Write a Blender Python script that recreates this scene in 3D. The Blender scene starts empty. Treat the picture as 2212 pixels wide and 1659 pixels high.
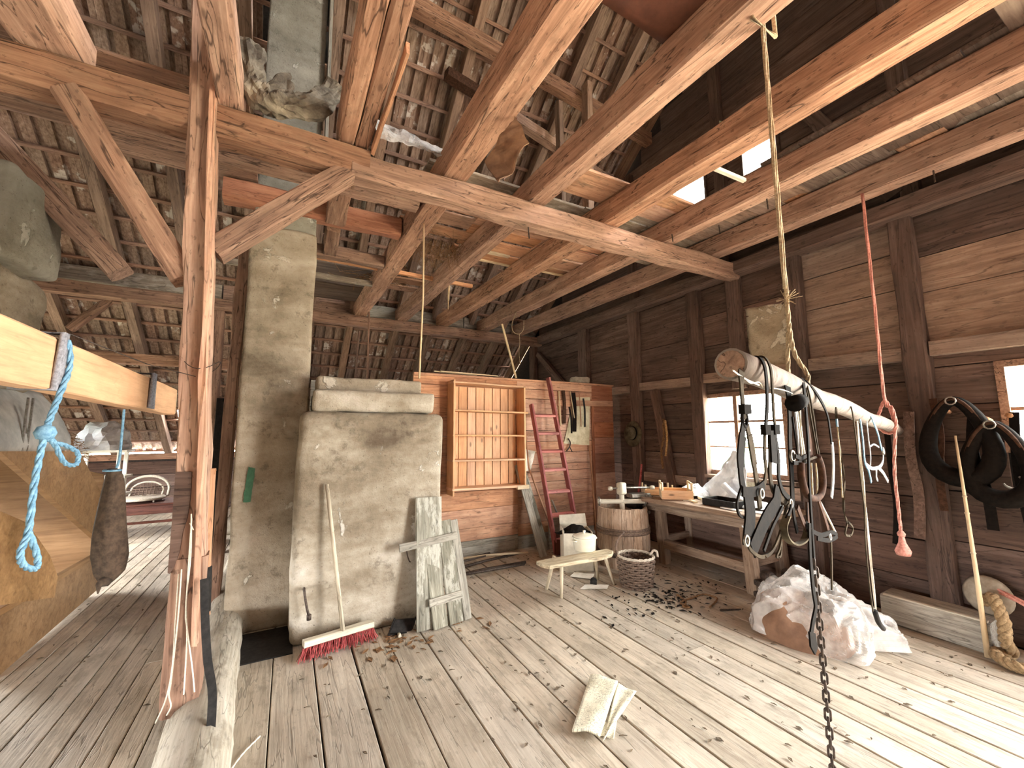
import bpy, bmesh, math, random
from mathutils import Vector, Matrix, noise
random.seed(7)
C = bpy.context.scene.collection
SC = bpy.context.scene
PI = math.pi
# ---------------------------------------------------------------- camera, sky, light, exposure
cd = bpy.data.cameras.new('camera'); cam = bpy.data.objects.new('camera', cd); C.objects.link(cam)
cd.sensor_width = 36; cd.lens = 884/2212*36; cd.clip_start = .05; cd.clip_end = 400
def cam_matrix(loc, yaw, pitch, roll):
    f = Vector((math.sin(yaw)*math.cos(pitch), math.cos(yaw)*math.cos(pitch), math.sin(pitch)))
    r = Vector((math.cos(yaw), -math.sin(yaw), 0)); d = f.cross(r)
    r2 = r*math.cos(roll)+d*math.sin(roll); d2 = d*math.cos(roll)-r*math.sin(roll)
    m = Matrix((r2, -d2, -f)).transposed().to_4x4(); m.translation = loc
    return m
cam.matrix_world = cam_matrix(Vector((0,0,1.6)), math.radians(28.566), math.radians(6.696), math.radians(.386))
SC.camera = cam
w = bpy.data.worlds.new('sky'); SC.world = w; w.use_nodes = True
bgn = w.node_tree.nodes['Background']; bgn.inputs[0].default_value = (1,.985,.96,1); bgn.inputs[1].default_value = 15
def area(name, loc, rot, sx, sy, energy=0, col=(1,1,1), portal=False):
    l = bpy.data.lights.new(name,'AREA'); l.shape='RECTANGLE'; l.size=sx; l.size_y=sy; l.energy=energy; l.color=col
    if portal: l.cycles.is_portal = True
    o = bpy.data.objects.new(name,l); o.location=loc; o.rotation_euler=rot; C.objects.link(o); return o
WX = math.radians(90)
area('daylight_window', (4.93,3.07,1.56), (0,WX,0), 1.0,1.16, portal=True)
area('daylight_window_near', (4.93,.13,1.78), (0,WX,0), .7,1.7, portal=True)
area('daylight_unseen_door', (4.93,-2.05,1.3), (0,WX,0), 2.7,2.6, portal=True)  # unseen door opening, put in to send more light across the floor
area('daylight_gable', (4.93,3.1,4.95), (0,WX,0), 1.4,1.6, portal=True)
area('daylight_added_left', (-4.62,.9,.7), (0,-WX,0), .75,2.9, portal=True)  # unseen low opening added to light the left floor
area('daylight_left', (-4.62,7.0,1.15), (0,-WX,0), 1.3,2.3, portal=True)
area('daylight_added_gable', (4.93,-.9,5.1), (0,WX,0), 1.5,1.8, portal=True)  # unseen gable opening added to light the underside of the roof
SC.view_settings.view_transform='Standard'; SC.view_settings.look='None'; SC.view_settings.gamma=1
SC.view_settings.use_curve_mapping=False; SC.view_settings.exposure=1.98
try:
    SC.cycles.use_denoising=True; SC.cycles.diffuse_bounces=6; SC.cycles.max_bounces=12; SC.cycles.sample_clamp_indirect=12
except Exception: pass

# ---------------------------------------------------------------- helpers
def lin(h):
    return tuple((((c/255)/12.92) if c/255<=.04045 else ((c/255+.055)/1.055)**2.4) for c in h)+(1,)
class NT:
    def __init__(s,name):
        s.m=bpy.data.materials.new(name); s.m.use_nodes=True; s.t=s.m.node_tree; s.t.nodes.clear()
        s.out=s.n('ShaderNodeOutputMaterial')
    def n(s,t,**k):
        x=s.t.nodes.new(t)
        for a,b in k.items(): setattr(x,a,b)
        return x
    def l(s,a,b): s.t.links.new(a,b)
    def math(s,op,a,b=None,c=None):
        x=s.n('ShaderNodeMath',operation=op)
        for i,v in enumerate((a,b,c)):
            if v is None: continue
            if isinstance(v,(int,float)): x.inputs[i].default_value=v
            else: s.l(v,x.inputs[i])
        return x.outputs[0]
    def vmath(s,op,a,b):
        x=s.n('ShaderNodeVectorMath',operation=op)
        for i,v in enumerate((a,b)):
            if isinstance(v,(int,float)): x.inputs[i].default_value=(v,v,v)
            elif isinstance(v,tuple): x.inputs[i].default_value=v
            else: s.l(v,x.inputs[i])
        return x.outputs[0]
    def noise(s,vec,scale,detail=5,rough=.6,dist=0):
        x=s.n('ShaderNodeTexNoise'); x.inputs['Scale'].default_value=scale; x.inputs['Detail'].default_value=detail
        x.inputs['Roughness'].default_value=rough; x.inputs['Distortion'].default_value=dist
        if vec is not None: s.l(vec,x.inputs['Vector'])
        return x.outputs[0]
    def ramp(s,fac,stops):
        x=s.n('ShaderNodeValToRGB'); e=x.color_ramp.elements
        while len(e)<len(stops): e.new(.5)
        for i,(p,c) in enumerate(stops):
            e[i].position=p; e[i].color=c if len(c)==4 else lin(c)
        s.l(fac,x.inputs[0]); return x.outputs[0]
    def mix(s,fac,a,b,mode='MIX'):
        x=s.n('ShaderNodeMix',data_type='RGBA',blend_type=mode)
        for i,v in ((0,fac),(6,a),(7,b)):
            if isinstance(v,(int,float)): x.inputs[i].default_value=v
            elif isinstance(v,tuple): x.inputs[i].default_value=v
            else: s.l(v,x.inputs[i])
        return x.outputs[2]
    def smooth(s,v,a,b,lo=0,hi=1):
        x=s.n('ShaderNodeMapRange',interpolation_type='SMOOTHSTEP')
        for i,q in enumerate((a,b,lo,hi)): x.inputs[i+1].default_value=q
        s.l(v,x.inputs[0]); return x.outputs[0]
    def bsdf(s,col,rough=.85,bump=None,strength=.3,dist=.01,metal=0,**k):
        b=s.n('ShaderNodeBsdfPrincipled')
        if isinstance(col,tuple): b.inputs['Base Color'].default_value=col
        else: s.l(col,b.inputs['Base Color'])
        b.inputs['Roughness'].default_value=rough; b.inputs['Metallic'].default_value=metal
        for a,v in k.items(): b.inputs[a].default_value=v
        if bump is not None:
            bp=s.n('ShaderNodeBump'); bp.inputs['Strength'].default_value=strength; bp.inputs['Distance'].default_value=dist
            s.l(bump,bp.inputs['Height']); s.l(bp.outputs[0],b.inputs['Normal'])
        s.l(b.outputs[0],s.out.inputs[0]); return b
def coords(N,space='Object'):
    tc=N.n('ShaderNodeTexCoord').outputs[space]
    r=N.n('ShaderNodeObjectInfo').outputs['Random']
    sc=N.n('ShaderNodeVectorMath',operation='SCALE'); sc.inputs[0].default_value=(13.7,29.3,41.1); N.l(r,sc.inputs['Scale'])
    return N.vmath('ADD',tc,sc.outputs[0]), r, tc
def wood(name, dark, mid, light, grain=1., rough=.85, var=.22, knots=.6, dirt=None, dirt_amt=.5, spec=.25, paint=None, crack=.6):
    """grain along local X"""
    N=NT(name); v,r,tc=coords(N)
    g=N.vmath('MULTIPLY',v,(1.1,15,15)); n1=N.noise(g,2.2*grain,7,.62,.8)
    g2=N.vmath('MULTIPLY',v,(3,70,70)); n2=N.noise(g2,1.5*grain,3,.6)
    f=N.math('ADD',N.math('MULTIPLY',n1,.72),N.math('MULTIPLY',n2,.28))
    col=N.ramp(f,[(.3,dark),(.5,mid),(.7,light)])
    if knots:
        vo=N.n('ShaderNodeTexVoronoi'); vo.inputs['Scale'].default_value=1
        N.l(N.vmath('MULTIPLY',v,(3.0,7.5,7.5)),vo.inputs['Vector'])
        k=N.smooth(vo.outputs['Distance'],.05,.14,knots,0)
        col=N.mix(k,col,lin(tuple(c*.42 for c in dark)))
    bl=N.noise(v,1.7,5,.6)
    col=N.mix(N.smooth(bl,.35,.7,.34,0),col,lin(tuple(c*.62 for c in dark)))
    cr_=N.noise(N.vmath('MULTIPLY',v,(.55,6,6)),1.7,3,.5,.4); ck=N.math('ABSOLUTE',N.math('SUBTRACT',cr_,.5))
    col=N.mix(N.smooth(ck,.0,.012,.75*crack,0),col,lin(tuple(c*.35 for c in dark)))
    sp=N.noise(N.vmath('MULTIPLY',v,(.5,1,1)),38,3,.6); col=N.mix(N.smooth(sp,.6,.68,0,.45*crack),col,lin(tuple(c*.55 for c in dark)))
    if dirt:
        dn=N.noise(N.vmath('MULTIPLY',v,(1,2.2,2.2)),4.5,8,.7)
        col=N.mix(N.smooth(dn,.5,.64,0,dirt_amt),col,lin(dirt))
    if paint:
        pn=N.noise(N.vmath('MULTIPLY',v,(1,3,3)),2.4,9,.75)
        col=N.mix(N.smooth(pn,.5,.58,0,.6),col,lin(paint))
    hs=N.n('ShaderNodeHueSaturation'); N.l(col,hs.inputs['Color'])
    vv=N.n('ShaderNodeMapRange'); N.l(r,vv.inputs[0]); vv.inputs[3].default_value=1-var; vv.inputs[4].default_value=1+var*.7
    N.l(vv.outputs[0],hs.inputs['Value'])
    r2=N.math('FRACT',N.math('MULTIPLY',r,17.3)); vs=N.n('ShaderNodeMapRange'); N.l(r2,vs.inputs[0]); vs.inputs[3].default_value=.76; vs.inputs[4].default_value=.95
    N.l(vs.outputs[0],hs.inputs['Saturation'])
    N.bsdf(hs.outputs[0],rough,N.math('ADD',f,N.smooth(ck,0,.012,-.5*crack,0)),.45,.008,**{'Specular IOR Level':spec})
    return N.m
def plaster(name, stops, flake, fscale=1., rough=.95, flake_at=.6, soot=None):
    N=NT(name); v,r,tc=coords(N)
    n1=N.noise(v,1.5*fscale,9,.62,.5); n2=N.noise(v,19*fscale,6,.7); n3=N.noise(v,3.4*fscale,8,.62,.5)
    n4=N.noise(N.vmath('MULTIPLY',v,(.5,.5,1.6)),2.6*fscale,6,.6,.3)
    f=N.math('ADD',N.math('ADD',N.math('MULTIPLY',n1,.5),N.math('MULTIPLY',n4,.38)),N.math('MULTIPLY',n2,.12))
    col=N.ramp(f,stops)
    fl_=N.smooth(n3,flake_at,flake_at+.035,0,.8); col=N.mix(fl_,col,lin(flake))
    col=N.mix(N.smooth(N.noise(v,7*fscale,8,.75),.54,.68,0,.5),col,lin(tuple(c*.72 for c in stops[0][1])))
    vo=N.noise(v,70,2,.5); col=N.mix(N.smooth(vo,.66,.74,0,.5),col,lin((70,60,50)))
    if soot: col=N.mix(N.smooth(N.noise(v,1.1,4,.6,.4),.47,.62,0,.8),col,lin(soot))
    h=N.math('ADD',N.math('MULTIPLY',n2,.8),N.math('ADD',N.math('MULTIPLY',n3,.5),N.math('MULTIPLY',fl_,.6)))
    N.bsdf(col,rough,h,.8,.02,**{'Specular IOR Level':.15}); return N.m
def plain(name,c1,c2,scale=20,rough=.7,metal=0,bump=.25,**k):
    N=NT(name); v,r,tc=coords(N); n=N.noise(v,scale,6,.65)
    N.bsdf(N.ramp(n,[(.35,c1),(.66,c2)]),rough,n,bump,.004,metal,**k); return N.m
def tile_mat(name):
    N=NT(name); v,r,tc=coords(N)
    isl=N.n('ShaderNodeNewGeometry').outputs['Random Per Island']
    rr=N.math('FRACT',N.math('ADD',N.math('MULTIPLY',r,7.31),N.math('MULTIPLY',isl,3.7)))
    g=N.noise(N.vmath('MULTIPLY',v,(28,5,28)),1.3,6,.65)
    col=N.ramp(g,[(.3,(128,108,94)),(.52,(178,158,142)),(.72,(206,190,174))])
    t=N.ramp(rr,[(0,(150,140,134)),(.45,(205,188,172)),(.72,(172,132,110)),(1,(235,228,220))])
    col=N.mix(.62,col,t,'MULTIPLY')
    w_=N.smooth(N.noise(v,5.5,5,.6),.53,.6,0,.75); sel=N.smooth(rr,.66,.7,0,1)
    col=N.mix(N.math('MULTIPLY',w_,sel),col,lin((226,220,210)))
    N.bsdf(col,.9,g,.3,.004,**{'Specular IOR Level':.2}); return N.m
M={}
M['beam']=wood('old_beam_wood',(114,80,60),(168,124,96),(200,158,126),.8,knots=.5,var=.16,dirt=(112,92,74),dirt_amt=.28,crack=1.0)
M['joist']=wood('hewn_joist_wood',(130,88,64),(186,138,108),(216,174,142),.8,knots=.5,var=.12,dirt=(104,76,56),dirt_amt=.3,crack=1.0)
M['post']=wood('post_wood',(140,98,72),(196,148,116),(220,182,150),.8,knots=.6,var=.05,crack=0.9)
M['floor']=wood('worn_floorboard',(172,157,136),(208,195,174),(225,214,195),.7,rough=.72,knots=.28,var=.13,dirt=(150,138,118),dirt_amt=.55,spec=.3,crack=0.5)
M['wall']=wood('dark_wall_board',(74,54,46),(110,84,71),(138,110,95),.6,knots=.3,var=.25,dirt=(88,72,60),dirt_amt=.3,crack=0.8)
M['wallpale']=wood('limed_wall_board',(120,94,78),(158,130,110),(186,162,140),.6,knots=.2,var=.12,dirt=(96,76,60),dirt_amt=.35)
M['gable']=wood('smoky_gable_board',(76,60,51),(108,88,75),(134,114,99),.6,knots=.2,var=.2)
M['pine']=wood('orange_partition_board',(172,108,70),(212,150,102),(230,176,128),.9,knots=.5,var=.14,dirt=(150,104,78),dirt_amt=.28)
M['pinepink']=wood('faded_partition_board',(176,118,88),(214,160,124),(232,190,156),.9,knots=.4,var=.12,dirt=(168,128,106),dirt_amt=.5)
M['pinered']=wood('red_partition_board',(132,74,46),(168,102,66),(190,126,86),.9,knots=.4,var=.12)
M['shelf']=wood('varnished_pine_shelf',(206,140,86),(234,176,116),(244,196,142),1.,rough=.5,knots=.75,var=.1,crack=0.15)
M['loft']=wood('loft_board',(128,86,58),(182,130,90),(206,160,118),.7,knots=.4,var=.3,dirt=(120,100,80),dirt_amt=.5)
M['loftgrey']=wood('grey_loft_board',(98,84,70),(142,126,108),(176,162,142),.7,knots=.4,var=.2,dirt=(190,180,166),dirt_amt=.4)
M['rafter']=wood('rafter_wood',(110,82,62),(158,124,98),(188,154,126),.8,knots=.4,var=.18)
M['batten']=wood('batten_wood',(116,80,60),(164,122,96),(190,150,122),1.,knots=.2,var=.18)
M['grey']=wood('weathered_grey_wood',(92,88,74),(142,138,120),(184,180,162),1.1,knots=.5,var=.14,paint=(190,188,174))
M['greyboard']=wood('grey_plank',(120,114,102),(168,162,148),(200,196,182),1.1,knots=.3,var=.14)
M['lightwood']=wood('pale_stick_wood',(196,166,122),(226,200,156),(240,220,182),1.,knots=.1,var=.08,crack=0.2)
M['handle']=wood('handle_wood',(150,96,58),(190,132,84),(212,160,110),1.,knots=.1,var=.1)
M['log']=wood('peeled_log_wood',(150,139,118),(186,176,156),(208,200,184),.8,knots=.4,var=.08,dirt=(116,104,84),dirt_amt=.5)
M['orange']=wood('orange_rail_wood',(206,140,76),(230,168,98),(240,186,120),.9,rough=.6,knots=.15,var=.03,crack=0.1)
M['redpaint']=wood('red_painted_wood',(126,34,34),(176,58,54),(206,92,86),.8,rough=.6,knots=0,var=.06,dirt=(214,140,128),dirt_amt=.35)
M['plywood']=wood('brown_plywood',(134,96,56),(176,134,84),(200,158,106),.5,rough=.5,knots=0,var=.1,crack=0.1)
M['furn']=wood('red_brown_furniture',(64,32,24),(98,50,36),(122,68,50),.9,rough=.5,knots=0,var=.1)
M['barrel']=wood('barrel_stave_wood',(124,98,76),(182,152,124),(218,194,168),1.2,knots=.3,var=.16,dirt=(126,90,64),dirt_amt=.4)
M['whitewood']=wood('whitened_wood',(196,186,160),(224,216,194),(238,232,214),1.,knots=.2,var=.05,crack=0.3)
M['bench']=wood('bench_wood',(158,138,108),(214,198,166),(236,224,196),1.,knots=.3,var=.05)
M['benchtop']=wood('workbench_wood',(104,80,62),(150,122,98),(184,160,134),1.,knots=.3,var=.1)
M['concrete']=plaster('smoky_render',[(.34,(96,84,68)),(.44,(136,123,104)),(.53,(164,151,132)),(.64,(190,179,162))],(200,192,176),1,flake_at=.63)
M['stove']=plaster('grey_stove_render',[(.36,(100,88,74)),(.46,(140,128,110)),(.54,(170,160,143)),(.64,(200,194,182))],(216,210,200),.9,flake_at=.63)
M['plasterwhite']=plaster('lime_plaster',[(.3,(120,104,84)),(.5,(180,166,142)),(.7,(216,206,184))],(232,226,208),1.4,flake_at=.55)
M['flue']=plaster('pale_flue_render',[(.3,(112,108,96)),(.5,(152,148,136)),(.7,(184,180,168))],(200,198,188),1.2,flake_at=.6)
M['tile']=tile_mat('roof_tile_clay')
M['leather']=plain('old_leather',(13,10,9),(28,22,18),40,.85,**{'Specular IOR Level':.12})
M['leatherbrown']=plain('brown_leather',(50,33,25),(84,58,44),40,.85,**{'Specular IOR Level':.15})
M['iron']=plain('rusty_iron',(46,38,34),(92,78,68),60,.6,.5)
M['steel']=plain('dull_steel',(120,114,106),(170,166,158),50,.4,.8)
M['black']=plain('black_metal',(26,24,23),(46,43,41),30,.7,.0,**{'Specular IOR Level':.2})
M['hide']=plain('brown_hide',(78,46,35),(114,72,55),5,.5)
M['flap']=plain('tan_hide',(96,68,48),(142,108,80),6,.7)
M['rope']=plain('hemp_rope',(150,128,100),(202,182,150),80,.9)
M['cord']=plain('white_cord',(214,206,186),(240,234,218),80,.9)
M['bluerope']=plain('blue_rope',(80,126,156),(134,176,200),70,.7)
M['greyrope']=plain('grey_rope',(110,110,116),(160,160,168),70,.8)
M['pinkrope']=plain('pink_rope',(190,120,108),(226,164,150),70,.8)
M['thickrope']=plain('thick_rope_fibre',(120,98,70),(176,150,114),60,.95)
M['bark']=None
M['open_ground']=plain('dull_meadow',(70,76,56),(96,100,78),2,.95)
M['yard']=plain('pale_bounce_yard',(206,192,166),(226,214,190),2,.95)  # paled to stand in for sunlit ground and bounce light onto the joists
M['sack']=plain('sack_cloth',(58,46,36),(92,76,62),30,.95,bump=.5)
M['paleSack']=plain('pale_sack_cloth',(84,74,62),(150,140,122),9,.9,bump=.5)
M['cloth']=plain('white_cloth',(196,202,210),(232,236,240),8,.9)
M['hoodcloth']=plain('grey_hood_sheet',(160,160,156),(200,200,194),5,.8)
M['paper']=plain('stained_paper',(196,186,150),(232,226,200),12,.9)
M['paper2']=plain('white_paper',(222,220,208),(244,242,234),12,.9)
M['enamel']=plain('cream_enamel',(226,222,200),(240,238,222),6,.25,bump=.02)
M['card']=plain('box_board',(190,184,166),(222,216,198),8,.85)
M['straw']=plain('dry_straw',(156,118,70),(206,170,116),50,.9)
M['straw2']=plain('dark_straw',(96,68,44),(150,112,74),50,.9)
M['debris']=plain('dark_debris',(70,58,46),(128,112,92),40,.95)
M['bristle']=plain('red_bristle',(120,34,38),(186,76,74),60,.7)
M['wicker']=plain('brown_wicker',(74,58,48),(134,112,96),50,.7)
M['wickerpale']=plain('pale_wicker',(172,160,142),(214,204,188),50,.7)
M['stone']=plain('grey_stone',(138,128,112),(176,166,150),12,.95,bump=.6)
M['hat']=plain('dusty_felt',(66,58,46),(112,104,86),9,.95,**{'Specular IOR Level':.1})
M['olive']=plain('dusty_worn_leather',(44,37,29),(80,70,56),14,.9,**{'Specular IOR Level':.1})
M['redpale']=wood('worn_red_rung',(168,78,72),(212,118,108),(232,150,138),.8,rough=.7,knots=0,var=.1)
M['brownbag']=plain('brown_paper_bundle',(108,80,62),(146,112,88),5,.85)
M['green']=plain('leaf_green',(52,74,48),(64,90,58),2,.9)
M['greenpaint']=plain('green_paint',(44,82,58),(62,104,74),20,.8)
M['white']=plain('white_paint',(226,226,218),(240,240,234),10,.5)
M['redcloth']=plain('red_cloth',(150,40,36),(190,70,60),20,.9)
def bark():
    N=NT('birch_bark'); v,r,tc=coords(N)
    n=N.noise(N.vmath('MULTIPLY',v,(9,3,3)),3,8,.7,.6); n2=N.noise(v,4,5,.6)
    col=N.ramp(n,[(.34,(70,60,54)),(.44,(122,110,101)),(.7,(154,143,133))])
    col=N.mix(N.smooth(n2,.5,.65,0,.4),col,lin((160,140,126)))
    N.bsdf(col,.8,n,.5,.006); return N.m
M['bark']=bark()
def glass():
    N=NT('old_window_glass'); b=N.n('ShaderNodeBsdfTransparent'); g=N.n('ShaderNodeBsdfGlossy'); g.inputs['Roughness'].default_value=.03
    m=N.n('ShaderNodeMixShader'); m.inputs[0].default_value=.06; b.inputs[0].default_value=(.94,.96,.94,1)
    N.l(b.outputs[0],m.inputs[1]); N.l(g.outputs[0],m.inputs[2]); N.l(m.outputs[0],N.out.inputs[0]); return N.m
M['glass']=glass()
def film():
    N=NT('clear_plastic_film'); v,r,tc=coords(N)
    t=N.n('ShaderNodeBsdfTransparent'); p=N.n('ShaderNodeBsdfPrincipled'); p.inputs['Base Color'].default_value=(.74,.72,.69,1); p.inputs['Roughness'].default_value=.25
    m=N.n('ShaderNodeMixShader'); N.l(N.smooth(N.noise(v,5,5,.6),.35,.65,.28,.66),m.inputs[0])
    N.l(t.outputs[0],m.inputs[1]); N.l(p.outputs[0],m.inputs[2]); N.l(m.outputs[0],N.out.inputs[0]); return N.m
M['film']=film()
def leafpane():
    N=NT('green_slit_tint'); b=N.n('ShaderNodeBsdfTransparent'); b.inputs[0].default_value=(.75,.85,.42,1); N.l(b.outputs[0],N.out.inputs[0]); return N.m  # pane colours the light in the gable slit yellow-green
M['leafpane']=leafpane()
def news():
    N=NT('newsprint'); v,r,tc=coords(N)
    n=N.noise(N.vmath('MULTIPLY',v,(60,170,1)),1.6,2,.5); n2=N.noise(v,7,6,.7); n3=N.noise(v,3,4,.6)
    col=N.ramp(n2,[(.3,(196,188,162)),(.6,(228,223,202))])
    col=N.mix(N.math('MULTIPLY',N.smooth(n,.53,.6,0,.6),N.smooth(n3,.4,.5,0,1)),col,lin((90,86,74)))
    N.bsdf(col,.9); return N.m
M['news']=news()

class MB:
    def __init__(s): s.v=[]; s.f=[]
    def add(s,vs,fs):
        b=len(s.v); s.v+= [tuple(v) for v in vs]; s.f+=[tuple(i+b for i in f) for f in fs]; return s
    def box(s,c,d,m=None):
        x,y,z=d[0]/2,d[1]/2,d[2]/2
        vs=[Vector(p) for p in ((-x,-y,-z),(x,-y,-z),(x,y,-z),(-x,y,-z),(-x,-y,z),(x,-y,z),(x,y,z),(-x,y,z))]
        if m is not None: vs=[m@v for v in vs]
        c=Vector(c); return s.add([v+c for v in vs],[(0,3,2,1),(4,5,6,7),(0,1,5,4),(1,2,6,5),(2,3,7,6),(3,0,4,7)])
    def prism(s,pts,off):
        """polygon (3D points) extruded by the vector off"""
        n=len(pts); off=Vector(off); a=[Vector(p) for p in pts]
        return s.add(a+[p+off for p in a],[tuple(range(n))[::-1],tuple(range(n,2*n))]+[(i,(i+1)%n,(i+1)%n+n,i+n) for i in range(n)])
    def sweep(s,pts,prof,side=None,closed=False,scale=None,twist=0):
        """prof: list of (a,b) along (side, normal)"""
        P=[Vector(p) for p in pts]; n=len(P); k=len(prof); vs=[]; ref=None
        for i in range(n):
            t=(P[(i+1)%n]-P[i-1]) if closed else (P[min(i+1,n-1)]-P[max(i-1,0)])
            if t.length<1e-9: t=Vector((0,0,1))
            t.normalize()
            if side is not None: u=Vector(side)
            elif ref is None: u=Vector((0,0,1)) if abs(t.z)<.9 else Vector((1,0,0))
            else: u=ref
            u=u-t*u.dot(t)
            if u.length<1e-5: u=t.orthogonal()
            u.normalize(); ref=u; w_=t.cross(u)
            if twist:
                a=twist*i; u,w_=u*math.cos(a)+w_*math.sin(a),w_*math.cos(a)-u*math.sin(a)
            q=1 if scale is None else scale[i]
            vs+=[P[i]+u*a*q+w_*b*q for a,b in prof]
        fs=[]
        for i in range(n if closed else n-1):
            j=(i+1)%n
            fs+=[(i*k+m,i*k+(m+1)%k,j*k+(m+1)%k,j*k+m) for m in range(k)]
        if not closed: fs+=[tuple(range(k))[::-1],tuple(range((n-1)*k,n*k))]
        return s.add(vs,fs)
    def tube(s,pts,r,n=8,closed=False):
        sc=None
        if isinstance(r,(list,tuple)): sc=r; r=1
        return s.sweep(pts,[(r*math.cos(2*PI*i/n),r*math.sin(2*PI*i/n)) for i in range(n)],None,closed,sc)
    def strap(s,pts,w,t=.004,side=(1,0,0),closed=False,scale=None,twist=0):
        return s.sweep(pts,[(-w/2,-t/2),(w/2,-t/2),(w/2,t/2),(-w/2,t/2)],side,closed,scale,twist)
    def lathe(s,prof,n=24,c=(0,0,0),ax=None,a0=0,a1=2*PI):
        full=abs(a1-a0-2*PI)<1e-6; k=n if full else n+1; c=Vector(c); vs=[]
        R=Vector((0,0,1)).rotation_difference(Vector(ax)).to_matrix() if ax else None
        for r,z in prof:
            for i in range(k):
                a=a0+(a1-a0)*i/n; p=Vector((r*math.cos(a),r*math.sin(a),z)); vs.append((R@p if R else p)+c)
        fs=[]
        for j in range(len(prof)-1):
            for i in range(n):
                i2=(i+1)%k; fs.append((j*k+i,j*k+i2,(j+1)*k+i2,(j+1)*k+i))
        return s.add(vs,fs)
    def grid(s,fn,nu,nv):
        vs=[fn(i/nu,j/nv) for j in range(nv+1) for i in range(nu+1)]; k=nu+1
        return s.add(vs,[(j*k+i,j*k+i+1,(j+1)*k+i+1,(j+1)*k+i) for j in range(nv) for i in range(nu)])
def link(name,me,parent=None):
    o=bpy.data.objects.new(name,me); C.objects.link(o)
    if parent is not None: o.parent=parent
    return o
def wloc(p):
    v=Vector((0,0,0))
    while p is not None: v=v+p.location; p=p.parent
    return v
def ob(name,mb,mat,parent=None,smooth=False,solid=0,loc=None,bevel=0):
    """mb is in world coordinates; the object's origin goes to loc (default: centre of its bounds)"""
    xs=list(zip(*mb.v)); c=Vector([(min(a)+max(a))/2 for a in xs]) if loc is None else Vector(loc)
    me=bpy.data.meshes.new(name); me.from_pydata([Vector(v)-c for v in mb.v],[],mb.f); me.update()
    bm=bmesh.new(); bm.from_mesh(me); bmesh.ops.recalc_face_normals(bm,faces=bm.faces); bm.to_mesh(me); bm.free()
    if smooth: me.polygons.foreach_set('use_smooth',[True]*len(me.polygons))
    me.materials.append(M[mat] if isinstance(mat,str) else mat)
    o=link(name,me,parent); o.location=c-wloc(parent)
    if bevel:
        b=o.modifiers.new('bevel','BEVEL'); b.width=bevel; b.segments=2; b.limit_method='ANGLE'
    if solid:
        m=o.modifiers.new('solid','SOLIDIFY'); m.thickness=solid; m.offset=0
    return o
def timber(name,p0,p1,w_,h,mat,parent=None,up=(0,0,1),seg=1,jit=0,ch=.004,taper=1,bow=0):
    """squared timber from p0 to p1; w_ across (horizontal), h along up; grain along local X"""
    p0=Vector(p0); p1=Vector(p1); L=(p1-p0).length; x=(p1-p0).normalized(); u=Vector(up); z=u-x*u.dot(x)
    if z.length<1e-4: z=Vector((0,1,0))-x*x.y
    z.normalize(); y=z.cross(x)
    a,b=w_/2,h/2; c=min(ch,a*.6,b*.6)
    prof=[(-a+c,-b),(a-c,-b),(a,-b+c),(a,b-c),(a-c,b),(-a+c,b),(-a,b-c),(-a,-b+c)]
    vs=[]; so=random.random()*100; fs=[]
    for i in range(seg+1):
        t=i/seg; q=1+(taper-1)*t; oz=bow*math.sin(PI*t)
        for k,(py,pz) in enumerate(prof):
            dy=dz=0
            if jit:
                dy=noise.noise((t*L*2.3+so,k*1.7,0))*jit; dz=noise.noise((t*L*2.3+so,k*1.7,9))*jit
            vs.append((t*L-L/2,py*q+dy,pz*q+dz+oz))
    for i in range(seg): fs+=[(i*8+k,i*8+(k+1)%8,(i+1)*8+(k+1)%8,(i+1)*8+k) for k in range(8)]
    fs+=[tuple(range(8))[::-1],tuple(range(seg*8,seg*8+8))]
    me=bpy.data.meshes.new(name); me.from_pydata(vs,[],fs); me.update()
    me.materials.append(M[mat] if isinstance(mat,str) else mat)
    o=link(name,me,parent); m=Matrix((x,y,z)).transposed().to_4x4(); m.translation=(p0+p1)/2-wloc(parent); o.matrix_local=m
    return o
def pole(name,pts,r0,r1,mat,parent=None,n=10,jit=0):
    """round stick along pts"""
    k=len(pts); rs=[(r0+(r1-r0)*i/(k-1))*(1+(random.uniform(-jit,jit) if jit else 0)) for i in range(k)]
    p0=Vector(pts[0]); p1=Vector(pts[-1]); x=(p1-p0).normalized(); z=x.orthogonal().normalized(); y=z.cross(x)
    R=Matrix((x,y,z)); c=(p0+p1)/2
    mb=MB().tube([R@(Vector(p)-c) for p in pts],rs,n)
    me=bpy.data.meshes.new(name); me.from_pydata(mb.v,[],mb.f); me.polygons.foreach_set('use_smooth',[len(f)<5 for f in mb.f]); me.update()
    me.materials.append(M[mat] if isinstance(mat,str) else mat)
    o=link(name,me,parent); m=R.transposed().to_4x4(); m.translation=c-wloc(parent); o.matrix_local=m
    return o
def cr(pts,n=5,closed=False):
    """smooth curve through the points"""
    P=[Vector(p) for p in pts]; out=[]; k=len(P)
    for i in range(k if closed else k-1):
        a,b,c,d=(P[(i-1)%k],P[i],P[(i+1)%k],P[(i+2)%k]) if closed else (P[max(i-1,0)],P[i],P[i+1],P[min(i+2,k-1)])
        for j in range(n):
            t=j/n; out.append(.5*((2*b)+(c-a)*t+(2*a-5*b+4*c-d)*t*t+(3*b-a-3*c+d)*t**3))
    if not closed: out.append(P[-1])
    return out
def wmat(o): return (wmat(o.parent)@o.matrix_parent_inverse@o.matrix_basis) if o.parent else o.matrix_basis.copy()
def under(o,p):
    """make o a sub-part of the part p without moving it"""
    W=wmat(o); o.parent=p; o.matrix_parent_inverse=Matrix(); o.matrix_basis=wmat(p).inverted()@W; return o
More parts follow.
